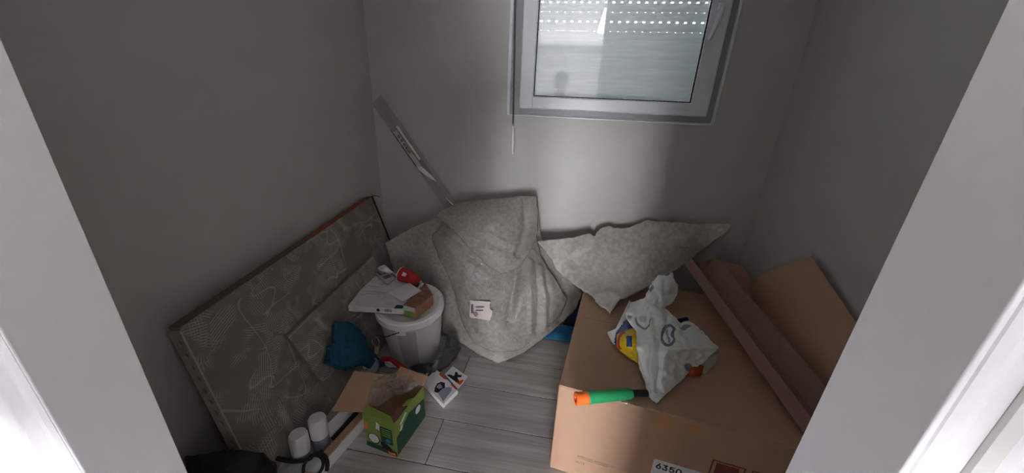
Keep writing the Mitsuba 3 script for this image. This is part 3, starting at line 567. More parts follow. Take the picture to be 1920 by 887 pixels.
ctrl = [(12.15, 5.4, 0.444, 1.636, 0.600), (12.36, 5.15, 0.513, 1.740, 0.630), (12.62, 5.13, 0.590, 1.772, 0.630), (12.7, 5.45, 0.585, 1.643, 0.600), (12.46, 5.76, 0.486, 1.468, 0.600), (12.12, 5.65, 0.413, 1.501, 0.600), (12.4, 5.45, 0.469, 1.509, 0.660), (12.28, 5.9, 0.429, 1.395, 0.600),
        (11.82, 5.72, 0.361, 1.570, 0.530), (11.72, 5.9, 0.324, 1.476, 0.530), (11.9, 6.18, 0.351, 1.366, 0.530), (11.92, 6.6, 0.336, 1.225, 0.520), (11.96, 6.9, 0.341, 1.168, 0.490), (12.14, 7.35, 0.366, 1.078, 0.462), (12.3, 7.57, 0.389, 1.035, 0.455), (12.62, 7.3, 0.465, 1.114, 0.460), (12.92, 7.03, 0.545, 1.202, 0.465), (13.06, 6.9, 0.581, 1.237, 0.475), (13.47, 6.56, 0.694, 1.343, 0.500), (13.22, 6.22, 0.666, 1.436, 0.520), (12.92, 6.02, 0.612, 1.491, 0.530), (12.68, 6, 0.537, 1.438, 0.560), (12.54, 5.84, 0.508, 1.469, 0.580),
        (12.2, 6.4, 0.384, 1.226, 0.580), (12.55, 6.35, 0.451, 1.231, 0.600), (12.9, 6.4, 0.536, 1.266, 0.575), (12.4, 6.9, 0.410, 1.126, 0.540), (12.25, 7.15, 0.383, 1.095, 0.500), (12.75, 6.8, 0.491, 1.178, 0.535), (12.15, 6.05, 0.399, 1.364, 0.575)]
outline = [(12.13, 5.45), (12.22, 5.28), (12.34, 5.17), (12.50, 5.19), (12.60, 5.11), (12.65, 5.18), (12.64, 5.27), (12.71, 5.36), (12.71, 5.55), (12.62, 5.70), (12.47, 5.78), (12.52, 5.82), (12.62, 5.94), (12.78, 6.06), (12.92, 6.02), (13.1, 6.12), (13.28, 6.36), (13.48, 6.55), (13.36, 6.66), (13.18, 6.84), (13.05, 6.91), (12.9, 7.05), (12.6, 7.32), (12.31, 7.58), (12.2, 7.5), (12.1, 7.30), (11.96, 6.92), (11.93, 6.6), (11.90, 6.2), (11.78, 6.05), (11.72, 5.92), (11.80, 5.70), (11.98, 5.64), (12.08, 5.58)]
rid = [([(12.1, 5.75), (12.22, 6.1), (12.28, 6.6)], 0.035, 0.012), ([(12.72, 6.08), (12.95, 6.3), (13.05, 6.6)], 0.05, -0.010), ([(12.55, 5.95), (12.45, 6.2), (12.3, 6.6)], 0.04, -0.010), ([(12.45, 5.3), (12.5, 5.55)], 0.04, -0.012), ([(11.95, 6.5), (12.02, 6.8), (12.12, 7.2)], 0.035, 0.012), ([(12.0, 6.6), (12.08, 6.95), (12.16, 7.25)], 0.03, -0.010), ([(12.22, 6.6), (12.2, 7.0), (12.25, 7.4)], 0.045, 0.014), ([(12.34, 6.7), (12.38, 7.0), (12.34, 7.3)], 0.05, -0.010),
       ([(12.3, 5.85), (12.45, 6.1), (12.7, 6.25)], 0.06, 0.010), ([(12.55, 6.65), (12.8, 6.9)], 0.05, -0.012), ([(12.5, 6.6), (12.9, 6.55), (13.4, 6.55)], 0.05, 0.012), ([(12.2, 5.45), (12.28, 5.7), (12.2, 5.9)], 0.05, 0.016), ([(12.30, 5.5), (12.38, 5.75)], 0.04, -0.012), ([(12.1, 5.7), (12.05, 6.1)], 0.05, -0.010)]
ctrl = [(*r[:4], r[4] + 0.007) for r in ctrl]
gm, guv, gsf = sheet(ctrl, outline, 0.013, 0.004, face=(0, -0.5, 1), amp=0.005, freq=18, seed=31, ridges=rid, uvs=0.42, smoothing=0.0, crease=0.009)
add('carrier_bag__front', gm, 'carrier_bag', smooth=True, uv=guv, label='white film with dark blue printed emblems')
side_ctrl = [(11.38, 6.22, 0.243, 1.401, 0.475), (11.6, 6.12, 0.293, 1.419, 0.500), (11.85, 5.6, 0.382, 1.652, 0.520), (11.68, 6.5, 0.305, 1.315, 0.470), (11.92, 6, 0.380, 1.490, 0.500), (11.5, 6.45, 0.266, 1.331, 0.465)]
add('carrier_bag__side', sheet(side_ctrl, [(11.38, 6.22), (11.55, 6.15), (11.80, 5.62), (11.95, 5.85), (11.9, 6.2), (11.72, 6.45), (11.5, 6.45)], 0.02, 0.003, face=(0, -0.5, 1), amp=0.003, freq=20, seed=9, crease=0.003)[0], 'white_plastic', smooth=True)
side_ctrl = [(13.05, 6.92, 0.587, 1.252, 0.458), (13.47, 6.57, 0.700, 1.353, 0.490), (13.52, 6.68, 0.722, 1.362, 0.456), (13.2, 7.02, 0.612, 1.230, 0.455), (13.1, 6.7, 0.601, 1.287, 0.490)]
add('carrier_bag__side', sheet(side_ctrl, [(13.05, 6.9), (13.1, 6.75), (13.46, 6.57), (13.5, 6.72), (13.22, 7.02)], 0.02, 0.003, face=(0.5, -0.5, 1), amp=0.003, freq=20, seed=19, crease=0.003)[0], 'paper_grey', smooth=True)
tag('carrier_bag', label='knotted white plastic carrier bag with blue emblems lying on the big box', cat='plastic bag')
def packet_col(p, n, uv):
    s, t = uv.x / 0.42, uv.y / 0.42
    c = mix((0.62, 0.40, 0.015), (0.70, 0.50, 0.03), fbm(p.x * 60, p.y * 60, p.z * 60, 2))
    blue = (0.02, 0.04, 0.17)
    e = dr.sqrt(dr.square((s - 11.78) / 0.20) + dr.square((t - 6.42) / 0.22))
    c = mix(c, (0.52, 0.03, 0.03), (1 - smoothstep(1.02, 1.10, e)) * smoothstep(0.80, 0.88, e) * dr.select((t < 6.55) & (s < 11.72), 1.0, 0.0))
    c = mix(c, blue, 1 - smoothstep(6.20, 6.24, t + 0.35 * (s - 11.7)))
    c = mix(c, blue, dr.select((s < 11.56) & (t < 6.5), 1.0, 0.0))
    bar = dr.select((dr.abs(s - 11.80) < 0.055) & (t > 6.30) & (t < 6.50), 1.0, 0.0)
    return mix(c, (0.02, 0.05, 0.16), bar)
mat('packet_orange', principled((0.32, 0.055, 0.012), 0.3, 0.5))
mat('packet', principled(proc(packet_col), 0.22, 0.6))
pc = [(11.48, 6.4, 0.262, 1.342, 0.470), (11.65, 6, 0.312, 1.474, 0.500), (11.95, 5.95, 0.389, 1.507, 0.505), (12.05, 6.4, 0.382, 1.323, 0.505), (11.98, 6.78, 0.355, 1.222, 0.478), (11.68, 6.65, 0.301, 1.272, 0.462), (11.78, 6.35, 0.317, 1.305, 0.522), (11.55, 6.2, 0.281, 1.400, 0.488)]
add('snack_packet', sheet(pc, [(11.52, 6.42), (11.57, 6.22), (11.68, 6.02), (11.9, 5.94), (12.05, 6.2), (12.05, 6.6), (11.96, 6.80), (11.78, 6.70), (11.62, 6.58)], 0.015, 0.012, face=(0, -0.5, 1), amp=0.003, freq=24, seed=6, crease=0.002)[0:1][0], 'packet', smooth=True,
    uv=None, label='yellow, red and blue snack packet sticking out of the white bag', cat='snack packet')
_m, _uv, _ = sheet(pc, [(11.52, 6.42), (11.57, 6.22), (11.68, 6.02), (11.9, 5.94), (12.05, 6.2), (12.05, 6.6), (11.96, 6.80), (11.78, 6.70), (11.62, 6.58)], 0.015, 0.012, face=(0, -0.5, 1), amp=0.003, freq=24, seed=6, crease=0.002)
scene['snack_packet'] = mikit.ply(_m, M('packet'), smooth=True, uv=_uv)
oc = [(12.88, 7.02, 0.542, 1.214, 0.456), (13.02, 6.84, 0.572, 1.242, 0.485), (13.18, 6.88, 0.612, 1.256, 0.470), (13.12, 7.06, 0.591, 1.215, 0.454), (13, 6.96, 0.560, 1.209, 0.480)]
add('snack_packet_001', sheet(oc, [(12.85, 7.04), (13.02, 6.80), (13.2, 6.86), (13.14, 7.06)], 0.02, 0.006, face=(0, -0.5, 1), amp=0.002, freq=30, seed=16)[0], 'packet_orange', smooth=True, label='orange packet peeking out below the right corner of the bag', cat='snack packet')
nc = [(12.62, 6, 0.557, 1.531, 0.500), (12.9, 5.96, 0.635, 1.567, 0.500), (12.96, 6.06, 0.647, 1.547, 0.485), (12.68, 6.12, 0.559, 1.480, 0.500)]
add('snack_packet_002', sheet(nc, [(12.55, 6.02), (12.88, 5.94), (12.97, 6.10), (12.7, 6.15)], 0.02, 0.006, face=(0, -0.5, 1), amp=0.002, freq=30, seed=17)[0], 'navy', smooth=True, label='dark blue packet peeking out behind the bag', cat='snack packet')

# ---------------------------------------------------------------- green toy tube with an orange tip
g0, g1, g2 = np.array((0.101, 0.976, 0.476)), np.array((0.303, 1.047, 0.472)), np.array((0.361, 1.068, 0.466))
gx = (g1 - g0) / np.linalg.norm(g1 - g0); GF = frame(g0, np.cross((0, 0, 1.0), gx), np.cross(gx, np.cross((0, 0, 1.0), gx)))
GL = np.linalg.norm(g1 - g0)
add('toy_tube__barrel', put(lathe([(0, 0.046), (0.0225, 0.046), (0.0235, 0.048), (0.0225, 0.052), (0.0218, 0.10), (0.0195, GL - 0.010), (0.0165, GL), (0.008, GL + 0.001), (0, GL + 0.001)], 32), GF), 'toy_green', smooth=30, label='green barrel')
tip = lathe([(0.0125, 0.0), (0.0205, 0.0), (0.0228, 0.002), (0.0232, 0.008), (0.0215, 0.014), (0.0215, 0.03), (0.0235, 0.034), (0.0235, 0.044), (0.022, 0.046), (0, 0.046)], 32)
cone = lathe([(0.0125, 0.0), (0.009, 0.008), (0, 0.012)], 3)
add('toy_tube__tip', put(tip, GF), 'orange', smooth=30, label='orange tip')
add('toy_tube__tip__recess', put(lathe([(0.0126, 0.0), (0.0085, 0.010), (0.0, 0.012)], 24), GF), 'orange_dark', smooth=30)
add('toy_tube__rod', tube([g1, g2], [0.012, 0.012], 16, 2), 'ink_black', smooth=40, label='black rod end')
tag('toy_tube', label='green toy tube with orange tip lying over the front edge of the big box', cat='toy')
# blue things in the gap behind the box
add('blue_cloth', sheet([(10.22, 6.32, -0.047, 1.906, 0.020), (10.5, 6.11, 0.043, 2.014, 0.045), (10.76, 6.12, 0.136, 2.051, 0.030), (10.73, 6.4, 0.129, 1.917, 0.008), (10.5, 6.3, 0.047, 1.905, 0.045)], [(10.18, 6.33), (10.35, 6.18), (10.52, 6.10), (10.76, 6.12), (10.72, 6.42), (10.5, 6.37)], 0.02, 0.012, face=(0, -0.5, 1), amp=0.006, freq=14, seed=21)[0], 'blue_cloth', smooth=True,
    label='bright blue cloth on the floor between bubble wrap bundle and big box', cat='cloth')
add('navy_bag', sheet([(10.55, 6.04, 0.060, 2.100, 0.019), (10.92, 5.45, 0.168, 2.140, 0.261), (11.1, 5.6, 0.236, 2.120, 0.220), (10.9, 6.12, 0.188, 2.080, 0.018), (10.8, 5.85, 0.139, 2.070, 0.133)], [(10.5, 6.15), (10.75, 5.8), (10.95, 5.45), (11.1, 5.6), (10.95, 6.2)], 0.025, 0.02, face=(0, -0.5, 1), amp=0.006, freq=12, seed=22)[0], 'navy', smooth=True,
    label='dark navy bag in the shadow behind the left edge of the big box', cat='bag')

# ---------------------------------------------------------------- paint bucket and what lies on its lid
BC = np.array([-0.800, 1.618, 0.021]); RT, RB, HB = 0.182, 0.140, 0.352
BK = np.eye(4); BK[:3, 3] = BC
rot = trimesh.transformations.rotation_matrix(math.radians(8), (1, 0.1, 0)); BK = BK @ rot
add('paint_bucket__body', put(lathe([(0, 0), (RB - 0.008, 0), (RB, 0.006), (RB + 0.02, 0.18), (RT - 0.012, HB - 0.05), (RT - 0.006, HB - 0.046), (RT - 0.006, HB - 0.012), (0, HB - 0.012)], 64), BK), 'bucket', smooth=30, label='pale grey bucket wall')
add('paint_bucket__lid', put(lathe([(0, HB - 0.010), (RT - 0.045, HB - 0.010), (RT - 0.035, HB - 0.006), (RT - 0.028, HB + 0.006), (RT - 0.02, HB + 0.010), (RT - 0.004, HB + 0.010), (RT + 0.002, HB + 0.004), (RT + 0.003, HB - 0.030), (RT - 0.004, HB - 0.036), (RT - 0.02, HB - 0.036)], 72), BK), 'bucket_lid', smooth=25, label='white snap-on lid')
add('paint_bucket__lid__recess', put(lathe([(0, HB - 0.0095), (RT - 0.046, HB - 0.0095)], 64), BK), 'lid_recess', label='greyish recessed lid centre')
def wrap(a0, a1, z0, z1, off, n=14):
    v = []
    for a in np.linspace(a0, a1, n):
        for z in np.linspace(z0, z1, 6):
            r = np.interp(z, [0.006, 0.18, HB - 0.05], [RB, RB + 0.02, RT - 0.012]) + off
            v.append((r * math.cos(a), r * math.sin(a), z))
    i = np.arange(n * 6).reshape(n, 6)
    f = np.vstack([np.c_[i[:-1, :-1].ravel(), i[1:, :-1].ravel(), i[1:, 1:].ravel()], np.c_[i[:-1, :-1].ravel(), i[1:, 1:].ravel(), i[:-1, 1:].ravel()]])
    return put(trimesh.Trimesh(np.array(v), f, process=False), BK)
add('paint_bucket__label', wrap(math.radians(-92), math.radians(-58), 0.02, HB - 0.055, 0.0008), 'bucket_label', smooth=True, label='darker grey label panel')
ca_ = math.radians(-82)
def bkt(r, a, z): return (BK @ np.array([r * math.cos(a), r * math.sin(a), z, 1]))[:3]
add('paint_bucket__clip', trimesh.convex.convex_hull(np.array([bkt(r, ca_ + da, z) for r in (RT - 0.008, RT + 0.006) for da in (-0.13, 0.13) for z in (HB - 0.058, HB - 0.028)])), 'bucket_lid', label='white handle lug')
add('paint_bucket__handle', tube([bkt(RT + 0.006, ca_ - 0.02, HB - 0.034), bkt(RT + 0.008, ca_ - 0.18, HB - 0.048), bkt(RT + 0.008, ca_ - 0.42, HB - 0.080), bkt(RT + 0.008, ca_ - 0.9, HB - 0.13)], 0.0025, 8, 14), 'ink_black', smooth=60, label='thin dark wire handle')
tag('paint_bucket', label='white lidded paint bucket on the floor with packaging piled on its lid', cat='bucket')
ZL = 0.372
# flat white carton
A_, B_, C_, D_ = (np.array(q) for q in ((-1.056, 1.409, 0.417), (-0.774, 1.445, 0.417), (-0.797, 1.744, 0.417), (-1.112, 1.734, 0.417)))
add('flat_white_carton__body', hexa([A_, B_, C_, D_], 0.034), 'smear', label='white carton with faint grey print')
fu = (B_ - A_) / np.linalg.norm(B_ - A_); fl_ = np.linalg.norm(B_ - A_)
FC = frame(A_ - (0, 0, 0.034), fu, (0, 0, 1.0))
if FC[:3, 2] @ (0, -1, 0) < 0: pass
add('flat_white_carton__print', put(prism(Point(fl_ * 0.545, 0.018).buffer(0.0085), 0.0006), FC), 'ink_black', label='black round logo')
for q in range(9):
    add('flat_white_carton__print', put(prism(sbox(fl_ * 0.67 + q * 0.0042, 0.008, fl_ * 0.67 + q * 0.0042 + (0.0022 if q % 3 else 0.0032), 0.027), 0.0006), FC), 'ink_grey')
cvw = (D_ - A_); cvw = cvw / np.linalg.norm(cvw); cuw = fu
def ctop(a, b): return A_ + (B_ - A_) * a + (D_ - A_) * b + ((C_ - D_) - (B_ - A_)) * a * b
for a0_, a1_, b0, b1 in ((0.84, 0.99, -0.002, 0.10), (0.80, 1.0, 0.72, 0.90)):
    add('flat_white_carton__seal', slab([ctop(a0_, b0), ctop(a1_, b0), ctop(a1_ - 0.0, b1), ctop(a0_, b1)], 0.0012), 'green_dark', label='dark green seal')
for (a0_, a1_, b) in ((0.1, 0.5, 0.45), (0.15, 0.42, 0.38), (0.12, 0.30, 0.62)):
    add('flat_white_carton__print', slab([ctop(a0_, b), ctop(a1_, b), ctop(a1_, b + 0.02), ctop(a0_, b + 0.02)], 0.0006), 'paper_grey')
tag('flat_white_carton', label='flat white carton with green seals lying on the bucket lid', cat='carton')
# small snack carton beside it
K4 = [(-0.779, 1.463, 0.428), (-0.706, 1.449, 0.428), (-0.668, 1.593, 0.428), (-0.763, 1.712, 0.428)]
add('snack_carton__body', hexa(K4, 0.064), 'snack_carton', label='brown printed carton')
k0, k1 = np.array(K4[0]), np.array(K4[1]); KU = k1 - k0; kl = np.linalg.norm(KU)
KF = frame(k0 - (0, 0, 0.064), KU, (0, 0, 1.0))
add('snack_carton__band', put(prism(sbox(0.001, 0.001, kl - 0.001, 0.036), 0.0008), KF), 'lime', label='bright green end band')
add('snack_carton__band', put(prism(sbox(0.001, 0.036, kl - 0.001, 0.063), 0.0008), KF), 'paper_grey', label='pale upper band')
tag('snack_carton', label='small brown snack carton with a green end on the bucket lid', cat='carton')
add('white_card', slab([(-0.915, 1.558, 0.424), (-0.791, 1.488, 0.430), (-0.739, 1.609, 0.436), (-0.847, 1.681, 0.430)], 0.002), 'paper_white', label='plain white card lying across the flat carton and the snack carton', cat='card')
# red paper cup lying behind, leaflets, crumpled tissue
c0, c1 = np.array((-0.912, 1.717, 0.462)), np.array((-0.799, 1.692, 0.448))
cx_ = (c1 - c0) / np.linalg.norm(c1 - c0); CF = frame(c0, np.cross((0, 0, 1.0), cx_), np.cross(cx_, np.cross((0, 0, 1.0), cx_))); cl = np.linalg.norm(c1 - c0)
add('paper_cup__body', put(lathe([(0.041, 0.0), (0.0435, 0.002), (0.028, cl), (0.0, cl), (0.0, cl - 0.003), (0.025, cl - 0.004), (0.0395, 0.004), (0.041, 0.0)], 40), CF), 'red', smooth=30, label='red cup wall')
add('paper_cup__rim', put(lathe([(0.0405, 0.001), (0.0425, -0.0015), (0.0452, 0.0), (0.0448, 0.003), (0.0425, 0.004), (0.0405, 0.001)], 40), CF), 'cup_white', smooth=60, label='white rolled rim')
pm = [bpt for bpt in ((-0.869, 1.700, 0.490), (-0.831, 1.688, 0.487), (-0.824, 1.660, 0.482), (-0.859, 1.664, 0.482))]
def cupw(a, t): r = 0.0440 - (0.0155) * t / cl; return (CF @ np.array([r * math.cos(a), r * math.sin(a), t, 1]))[:3]
up_ang = [a for a in np.linspace(0, 2 * math.pi, 72)]; tov = EYE - c0
best = max(up_ang, key=lambda a: (CF[:3, 0] * math.cos(a) + CF[:3, 1] * math.sin(a)) @ (tov / np.linalg.norm(tov)))
vv = [cupw(best + da, t) for t in np.linspace(0.030, 0.055, 4) for da in np.linspace(-0.40, 0.15, 6)]
ii = np.arange(24).reshape(4, 6)
add('paper_cup__print', trimesh.Trimesh(np.array(vv), np.vstack([np.c_[ii[:-1, :-1].ravel(), ii[:-1, 1:].ravel(), ii[1:, 1:].ravel()], np.c_[ii[:-1, :-1].ravel(), ii[1:, 1:].ravel(), ii[1:, :-1].ravel()]]), process=False), 'cup_white', smooth=True, label='pale printed mark')
tag('paper_cup', label='red paper cup lying on its side behind the flat white carton', cat='cup')
L4 = [(-1.120, 1.761, 0.424), (-0.963, 1.647, 0.422), (-0.941, 1.749, 0.424), (-1.070, 1.833, 0.428)]
add('leaflet__sheet', slab(L4, 0.006), 'paper_grey', label='grey folded paper')
l0, l1, l3 = np.array(L4[0]), np.array(L4[1]), np.array(L4[3])
for a, b, w, h_ in ((0.15, 0.40, 0.28, 0.30), (0.52, 0.15, 0.2, 0.5), (0.55, 0.72, 0.35, 0.14), (0.12, 0.12, 0.3, 0.2)):
    add('leaflet__print', slab([l0 + (l1 - l0) * (a + x) + (l3 - l0) * (b + y) + (0, 0, 0.0075) for x, y in ((0, 0), (w, 0), (w, h_), (0, h_))], 0.0006), 'ink_grey', label='dark printed block')
tag('leaflet', label='small folded grey leaflet on the flat white carton', cat='leaflet')
tc = [(7.08, 5.08, -1.086, 1.760, 0.440), (7.16, 5, -1.074, 1.791, 0.455), (7.28, 5.03, -1.031, 1.790, 0.450), (7.38, 5.14, -0.978, 1.752, 0.436), (7.22, 5.12, -1.033, 1.752, 0.436), (7.2, 5.06, -1.033, 1.743, 0.462)]
tc = [(*r[:4], r[4] + 0.010) for r in tc]
add('crumpled_tissue', sheet(tc, [(7.08, 5.06), (7.13, 5.005), (7.22, 4.99), (7.30, 5.06), (7.38, 5.14), (7.28, 5.14), (7.15, 5.12)], 0.008, 0.004, face=(0, -0.5, 1), amp=0.004, freq=40, seed=41, crease=0.003)[0], 'paper_white', smooth=True, label='crumpled white tissue on top of the leaflet', cat='tissue')

# ---------------------------------------------------------------- dark bag, teal cloth and small things around the bucket
dc = [(7.7, 6.9, -0.760, 1.452, 0.030), (8, 6.84, -0.662, 1.447, 0.075), (8.3, 6.76, -0.585, 1.486, 0.085), (8.42, 6.5, -0.582, 1.587, 0.100), (8.45, 6.28, -0.599, 1.667, 0.120), (8.65, 6.5, -0.540, 1.686, 0.030), (8.52, 6.76, -0.549, 1.577, 0.015), (8.28, 6.93, -0.596, 1.495, 0.012), (7.95, 7.02, -0.677, 1.439, 0.012), (7.75, 7.02, -0.734, 1.427, 0.012), (8.25, 6.9, -0.593, 1.465, 0.050), (8, 6.94, -0.653, 1.424, 0.060)]
dc = [list(r) for r in dc]
for r in dc:                                                           # keep the film outside the bucket
    d = np.array(r[2:4]) - BC[:2]; q = np.linalg.norm(d); need = 0.158 + 0.13 * r[4]
    if q < need: r[2:4] = (BC[:2] + d * need / q).tolist()
add('dark_bag', sheet(dc, [(7.62, 6.90), (7.85, 6.82), (8.12, 6.80), (8.32, 6.66), (8.38, 6.40), (8.42, 6.25), (8.55, 6.36), (8.66, 6.52), (8.56, 6.78), (8.34, 6.93), (7.96, 7.03), (7.70, 7.0)], 0.012, 0.008, face=(0.2, -0.6, 1), amp=0.010, freq=14, seed=51, crease=0.010)[0], 'bin_bag', smooth=True,
    label='crumpled dark grey plastic bag around the foot of the bucket', cat='plastic bag')
tl = [(6.3, 6.02, -1.019, 1.257, 0.432), (6.55, 6.04, -1.01, 1.338, 0.372), (6.8, 6.16, -0.995, 1.415, 0.281), (6.92, 6.48, -0.965, 1.42, 0.17), (7.05, 6.68, -0.93, 1.44, 0.079), (7.14, 6.9, -0.905, 1.45, 0.02), (6.9, 6.89, -0.93, 1.355, 0.078), (6.45, 6.91, -0.955, 1.2, 0.204), (6.11, 6.8, -0.985, 1.117, 0.31), (6.17, 6.46, -1, 1.17, 0.366), (6.29, 6.4, -1, 1.21, 0.352), (6.55, 6.5, -0.945, 1.275, 0.268), (6.75, 6.75, -0.925, 1.315, 0.157)]
add('teal_cloth', sheet(tl, [(6.30, 6.03), (6.55, 6.03), (6.68, 6.07), (6.80, 6.2), (6.88, 6.45), (6.98, 6.60), (7.10, 6.74), (7.16, 6.90), (6.9, 6.9), (6.68, 6.80), (6.48, 6.90), (6.12, 6.80), (6.18, 6.46), (6.285, 6.42)], 0.015, 0.03, face=(1, -0.3, 0.4), amp=0.012, freq=9, seed=61, crease=0.014)[0], 'teal', smooth=True,
    label='dark teal cloth draped against the smaller fabric panel', cat='cloth')
dk = np.eye(4); dk[:3, 3] = (-0.959, 1.346, 0.085); dk = dk @ trimesh.transformations.rotation_matrix(math.radians(14), (1, 0.3, 0))
add('glass_dish__dish', put(lathe([(0, 0.004), (0.018, 0.004), (0.021, 0.010), (0.026, 0.006), (0.055, 0.002), (0.062, 0.010), (0.066, 0.010), (0.066, 0.0), (0.05, -0.006), (0, -0.006)], 48), dk), 'glass_grey', smooth=30, label='grey glassy dish')
add('glass_dish__knob', put(lathe([(0, 0.024), (0.010, 0.022), (0.015, 0.014), (0.012, 0.005), (0, 0.004)], 24), dk), 'cup_white', smooth=50, label='pale centre')
tag('glass_dish', label='round glassy grey dish lying half under the flap of the green carton', cat='dish')
tcn = np.array((-0.968, 1.473, 0.100))
add('hanging_tag__block', put(bx(-0.014, 0.014, -0.004, 0.004, -0.028, 0.022, 0.002), frame(tcn, (0.95, -0.3, 0), (0.25, 0.85, -0.2))), 'cream', label='pale yellow block')
rt_ = trimesh.creation.torus(0.028, 0.0035, 32, 10); 
add('hanging_tag__ring', put(rt_, frame(tcn + (0.0, 0.0, 0.058), (0.95, -0.3, 0.0), (0.1, 0.2, 1.0))), 'glass_grey', smooth=60, label='clear grey ring')
tag('hanging_tag', label='pale yellow tag below a clear ring between teal cloth and bucket', cat='tag')
add('red_handle', tube([(-0.911, 1.423, 0.085), (-0.847, 1.417, 0.095), (-0.783, 1.392, 0.085), (-0.721, 1.384, 0.050)], [0.012, 0.014, 0.014, 0.012], 16, 26), 'red', smooth=50, label='curved red plastic handle on the floor in front of the bucket', cat='handle')
wc = [(7.19, 6.68, -0.912, 1.444, 0.090), (7.48, 6.72, -0.824, 1.451, 0.085), (7.48, 6.88, -0.809, 1.415, 0.060), (7.22, 6.86, -0.885, 1.407, 0.060), (7.34, 6.78, -0.843, 1.403, 0.100)]
add('white_scrap', sheet(wc, [(7.2, 6.68), (7.35, 6.70), (7.48, 6.76), (7.47, 6.88), (7.3, 6.90), (7.2, 6.84)], 0.012, 0.012, face=(0, -0.5, 1), amp=0.003, freq=22, seed=71, crease=0.004)[0], 'cup_white', smooth=True, label='small white plastic scrap beside the red handle', cat='scrap')

# ---------------------------------------------------------------- open green carton
GO = np.array([-0.757, 0.998, 0.0]); gu = np.array([0.155, -0.026, 0]); gw = np.linalg.norm(gu); gu = gu / gw; gv = np.array([0.026, 0.155, 0]); gv /= np.linalg.norm(gv); gd, gh, th = 0.222, 0.192, 0.0022
GB = frame(GO, gu, gv)
add('green_carton__base', put(bx(0, gw, 0, gd, 0, 0.003), GB), 'kraft')
FG = frame(GO, gu, (0, 0, 1.0)); RG = frame(GO + gu * gw, gv, (0, 0, 1.0))
fpoly = Polygon([(0, 0), (gw, 0), (gw, gh), (gw * 0.86, gh + 0.012), (gw * 0.66, gh + 0.026), (0.0, gh + 0.022)])
add('green_carton__front', put(prism(sbox(0, 0, gw, gh), th), FG @ trimesh.transformations.translation_matrix((0, 0, -th))), 'lime', label='lime green printed front')
add('green_carton__side', put(prism(sbox(0, 0, gd, gh), th), RG @ trimesh.transformations.translation_matrix((0, 0, -th))), 'lime', label='green printed side')
add('green_carton__side', put(bx(0, th, 0, gd, 0, gh), GB), 'kraft', label='brown inner side')
add('green_carton__side', put(bx(0, gw, gd - th, gd, 0, gh), GB), 'kraft', label='brown inner side')
# prints on the front: dark band, lamp globe, text panel, black lamp head, orange dots
def gp(p, m, lab=None, F=FG, d=0.0005): add('green_carton__print', put(prism(p, d), F), m, label=lab)
gp(sbox(0.001, 0.001, gw - 0.001, 0.030), 'green_dark', 'dark green bottom band')
gp(sbox(0.082, 0.060, 0.142, 0.150), 'green_dark', 'dark green text panel')
gp(Point(0.045, 0.062).buffer(0.030), 'green_dark')
gp(Point(0.044, 0.063).buffer(0.025), 'white_plastic', 'white lamp globe', d=0.0009)
gp(Polygon([(0.075, 0.055), (0.095, 0.062), (0.125, 0.045), (0.140, 0.022), (0.132, 0.012), (0.085, 0.026)]), 'ink_black', 'black lamp head', d=0.0009)
gp(sbox(0.112, 0.004, 0.150, 0.018), 'orange', 'orange patch', d=0.0009)
gp(sbox(0.004, 0.105, 0.016, 0.140), 'orange')
gp(Polygon([(0.060, 0.128), (0.078, 0.122), (0.082, 0.158), (0.066, 0.166)]), 'white_plastic')
gp(Point(0.118, 0.078).buffer(0.012), 'blue_cloth', d=0.0009)
for q in range(4): gp(sbox(0.088, 0.100 + q * 0.012, 0.136, 0.105 + q * 0.012), 'lime', d=0.0009)
gp(Polygon([(0.006, 0.006), (gd - 0.004, 0.006), (gd - 0.004, 0.120), (0.10, 0.150), (0.006, 0.10)]), 'green_dark', 'dark green side panel', F=RG)
gp(Polygon([(0.030, 0.150), (0.05, 0.145), (0.085, 0.168), (0.075, 0.178)]), 'white_plastic', F=RG, d=0.0009)
gp(Point(0.165, 0.105).buffer(0.020), 'white_plastic', F=RG, d=0.0009)
gp(Polygon([(0.030, 0.118), (0.045, 0.112), (0.056, 0.134), (0.040, 0.140)]), 'white_plastic', F=RG, d=0.0009)
# flaps
TLf, TLb = GO + (0, 0, gh), GO + gv * gd + (0, 0, gh)
add('green_carton__flap', slab([TLf + (0, 0, 0.001), TLb + (0, 0, 0.001), (-0.893, 1.164, 0.235), (-0.861, 0.955, 0.232)], 0.003), 'kraft', label='brown cardboard flap folded open to the left')
TRf, TRb = GO + gu * gw + (0, 0, gh), GO + gu * gw + gv * gd + (0, 0, gh)
ff = [TLf, TRf, TRf + gv * 0.012 - gu * 0.02 + (0, 0, -0.002), TRf + gv * 0.055 - gu * 0.045 + (0, 0, -0.012), TLf + gv * 0.06 + gu * 0.01 + (0, 0, -0.014)]
add('green_carton__flap', slab([TLf, TRf, TRf - gu * 0.03 + gv * 0.022 + (0, 0, 0.008), TLf + gv * 0.030 + gu * 0.004 + (0, 0, 0.010)], 0.0022), 'lime', label='green front flap bent inward')
add('green_carton__flap', slab([TRf + gv * 0.10, TRf + gv * 0.145, TRf + gv * 0.14 - gu * 0.034 + (0, 0, -0.018), TRf + gv * 0.10 - gu * 0.032 + (0, 0, -0.020)], 0.0022), 'lime_light', label='light green tab')
add('green_carton__flap', slab([TLb, TRb, TRb + gv * 0.040 + (0, 0, 0.022), TLb + gv * 0.045 + (0, 0, 0.022)], 0.0025), 'kraft', label='brown rear flap')
tag('green_carton', label='open green printed carton with brown flaps on the floor', cat='carton')
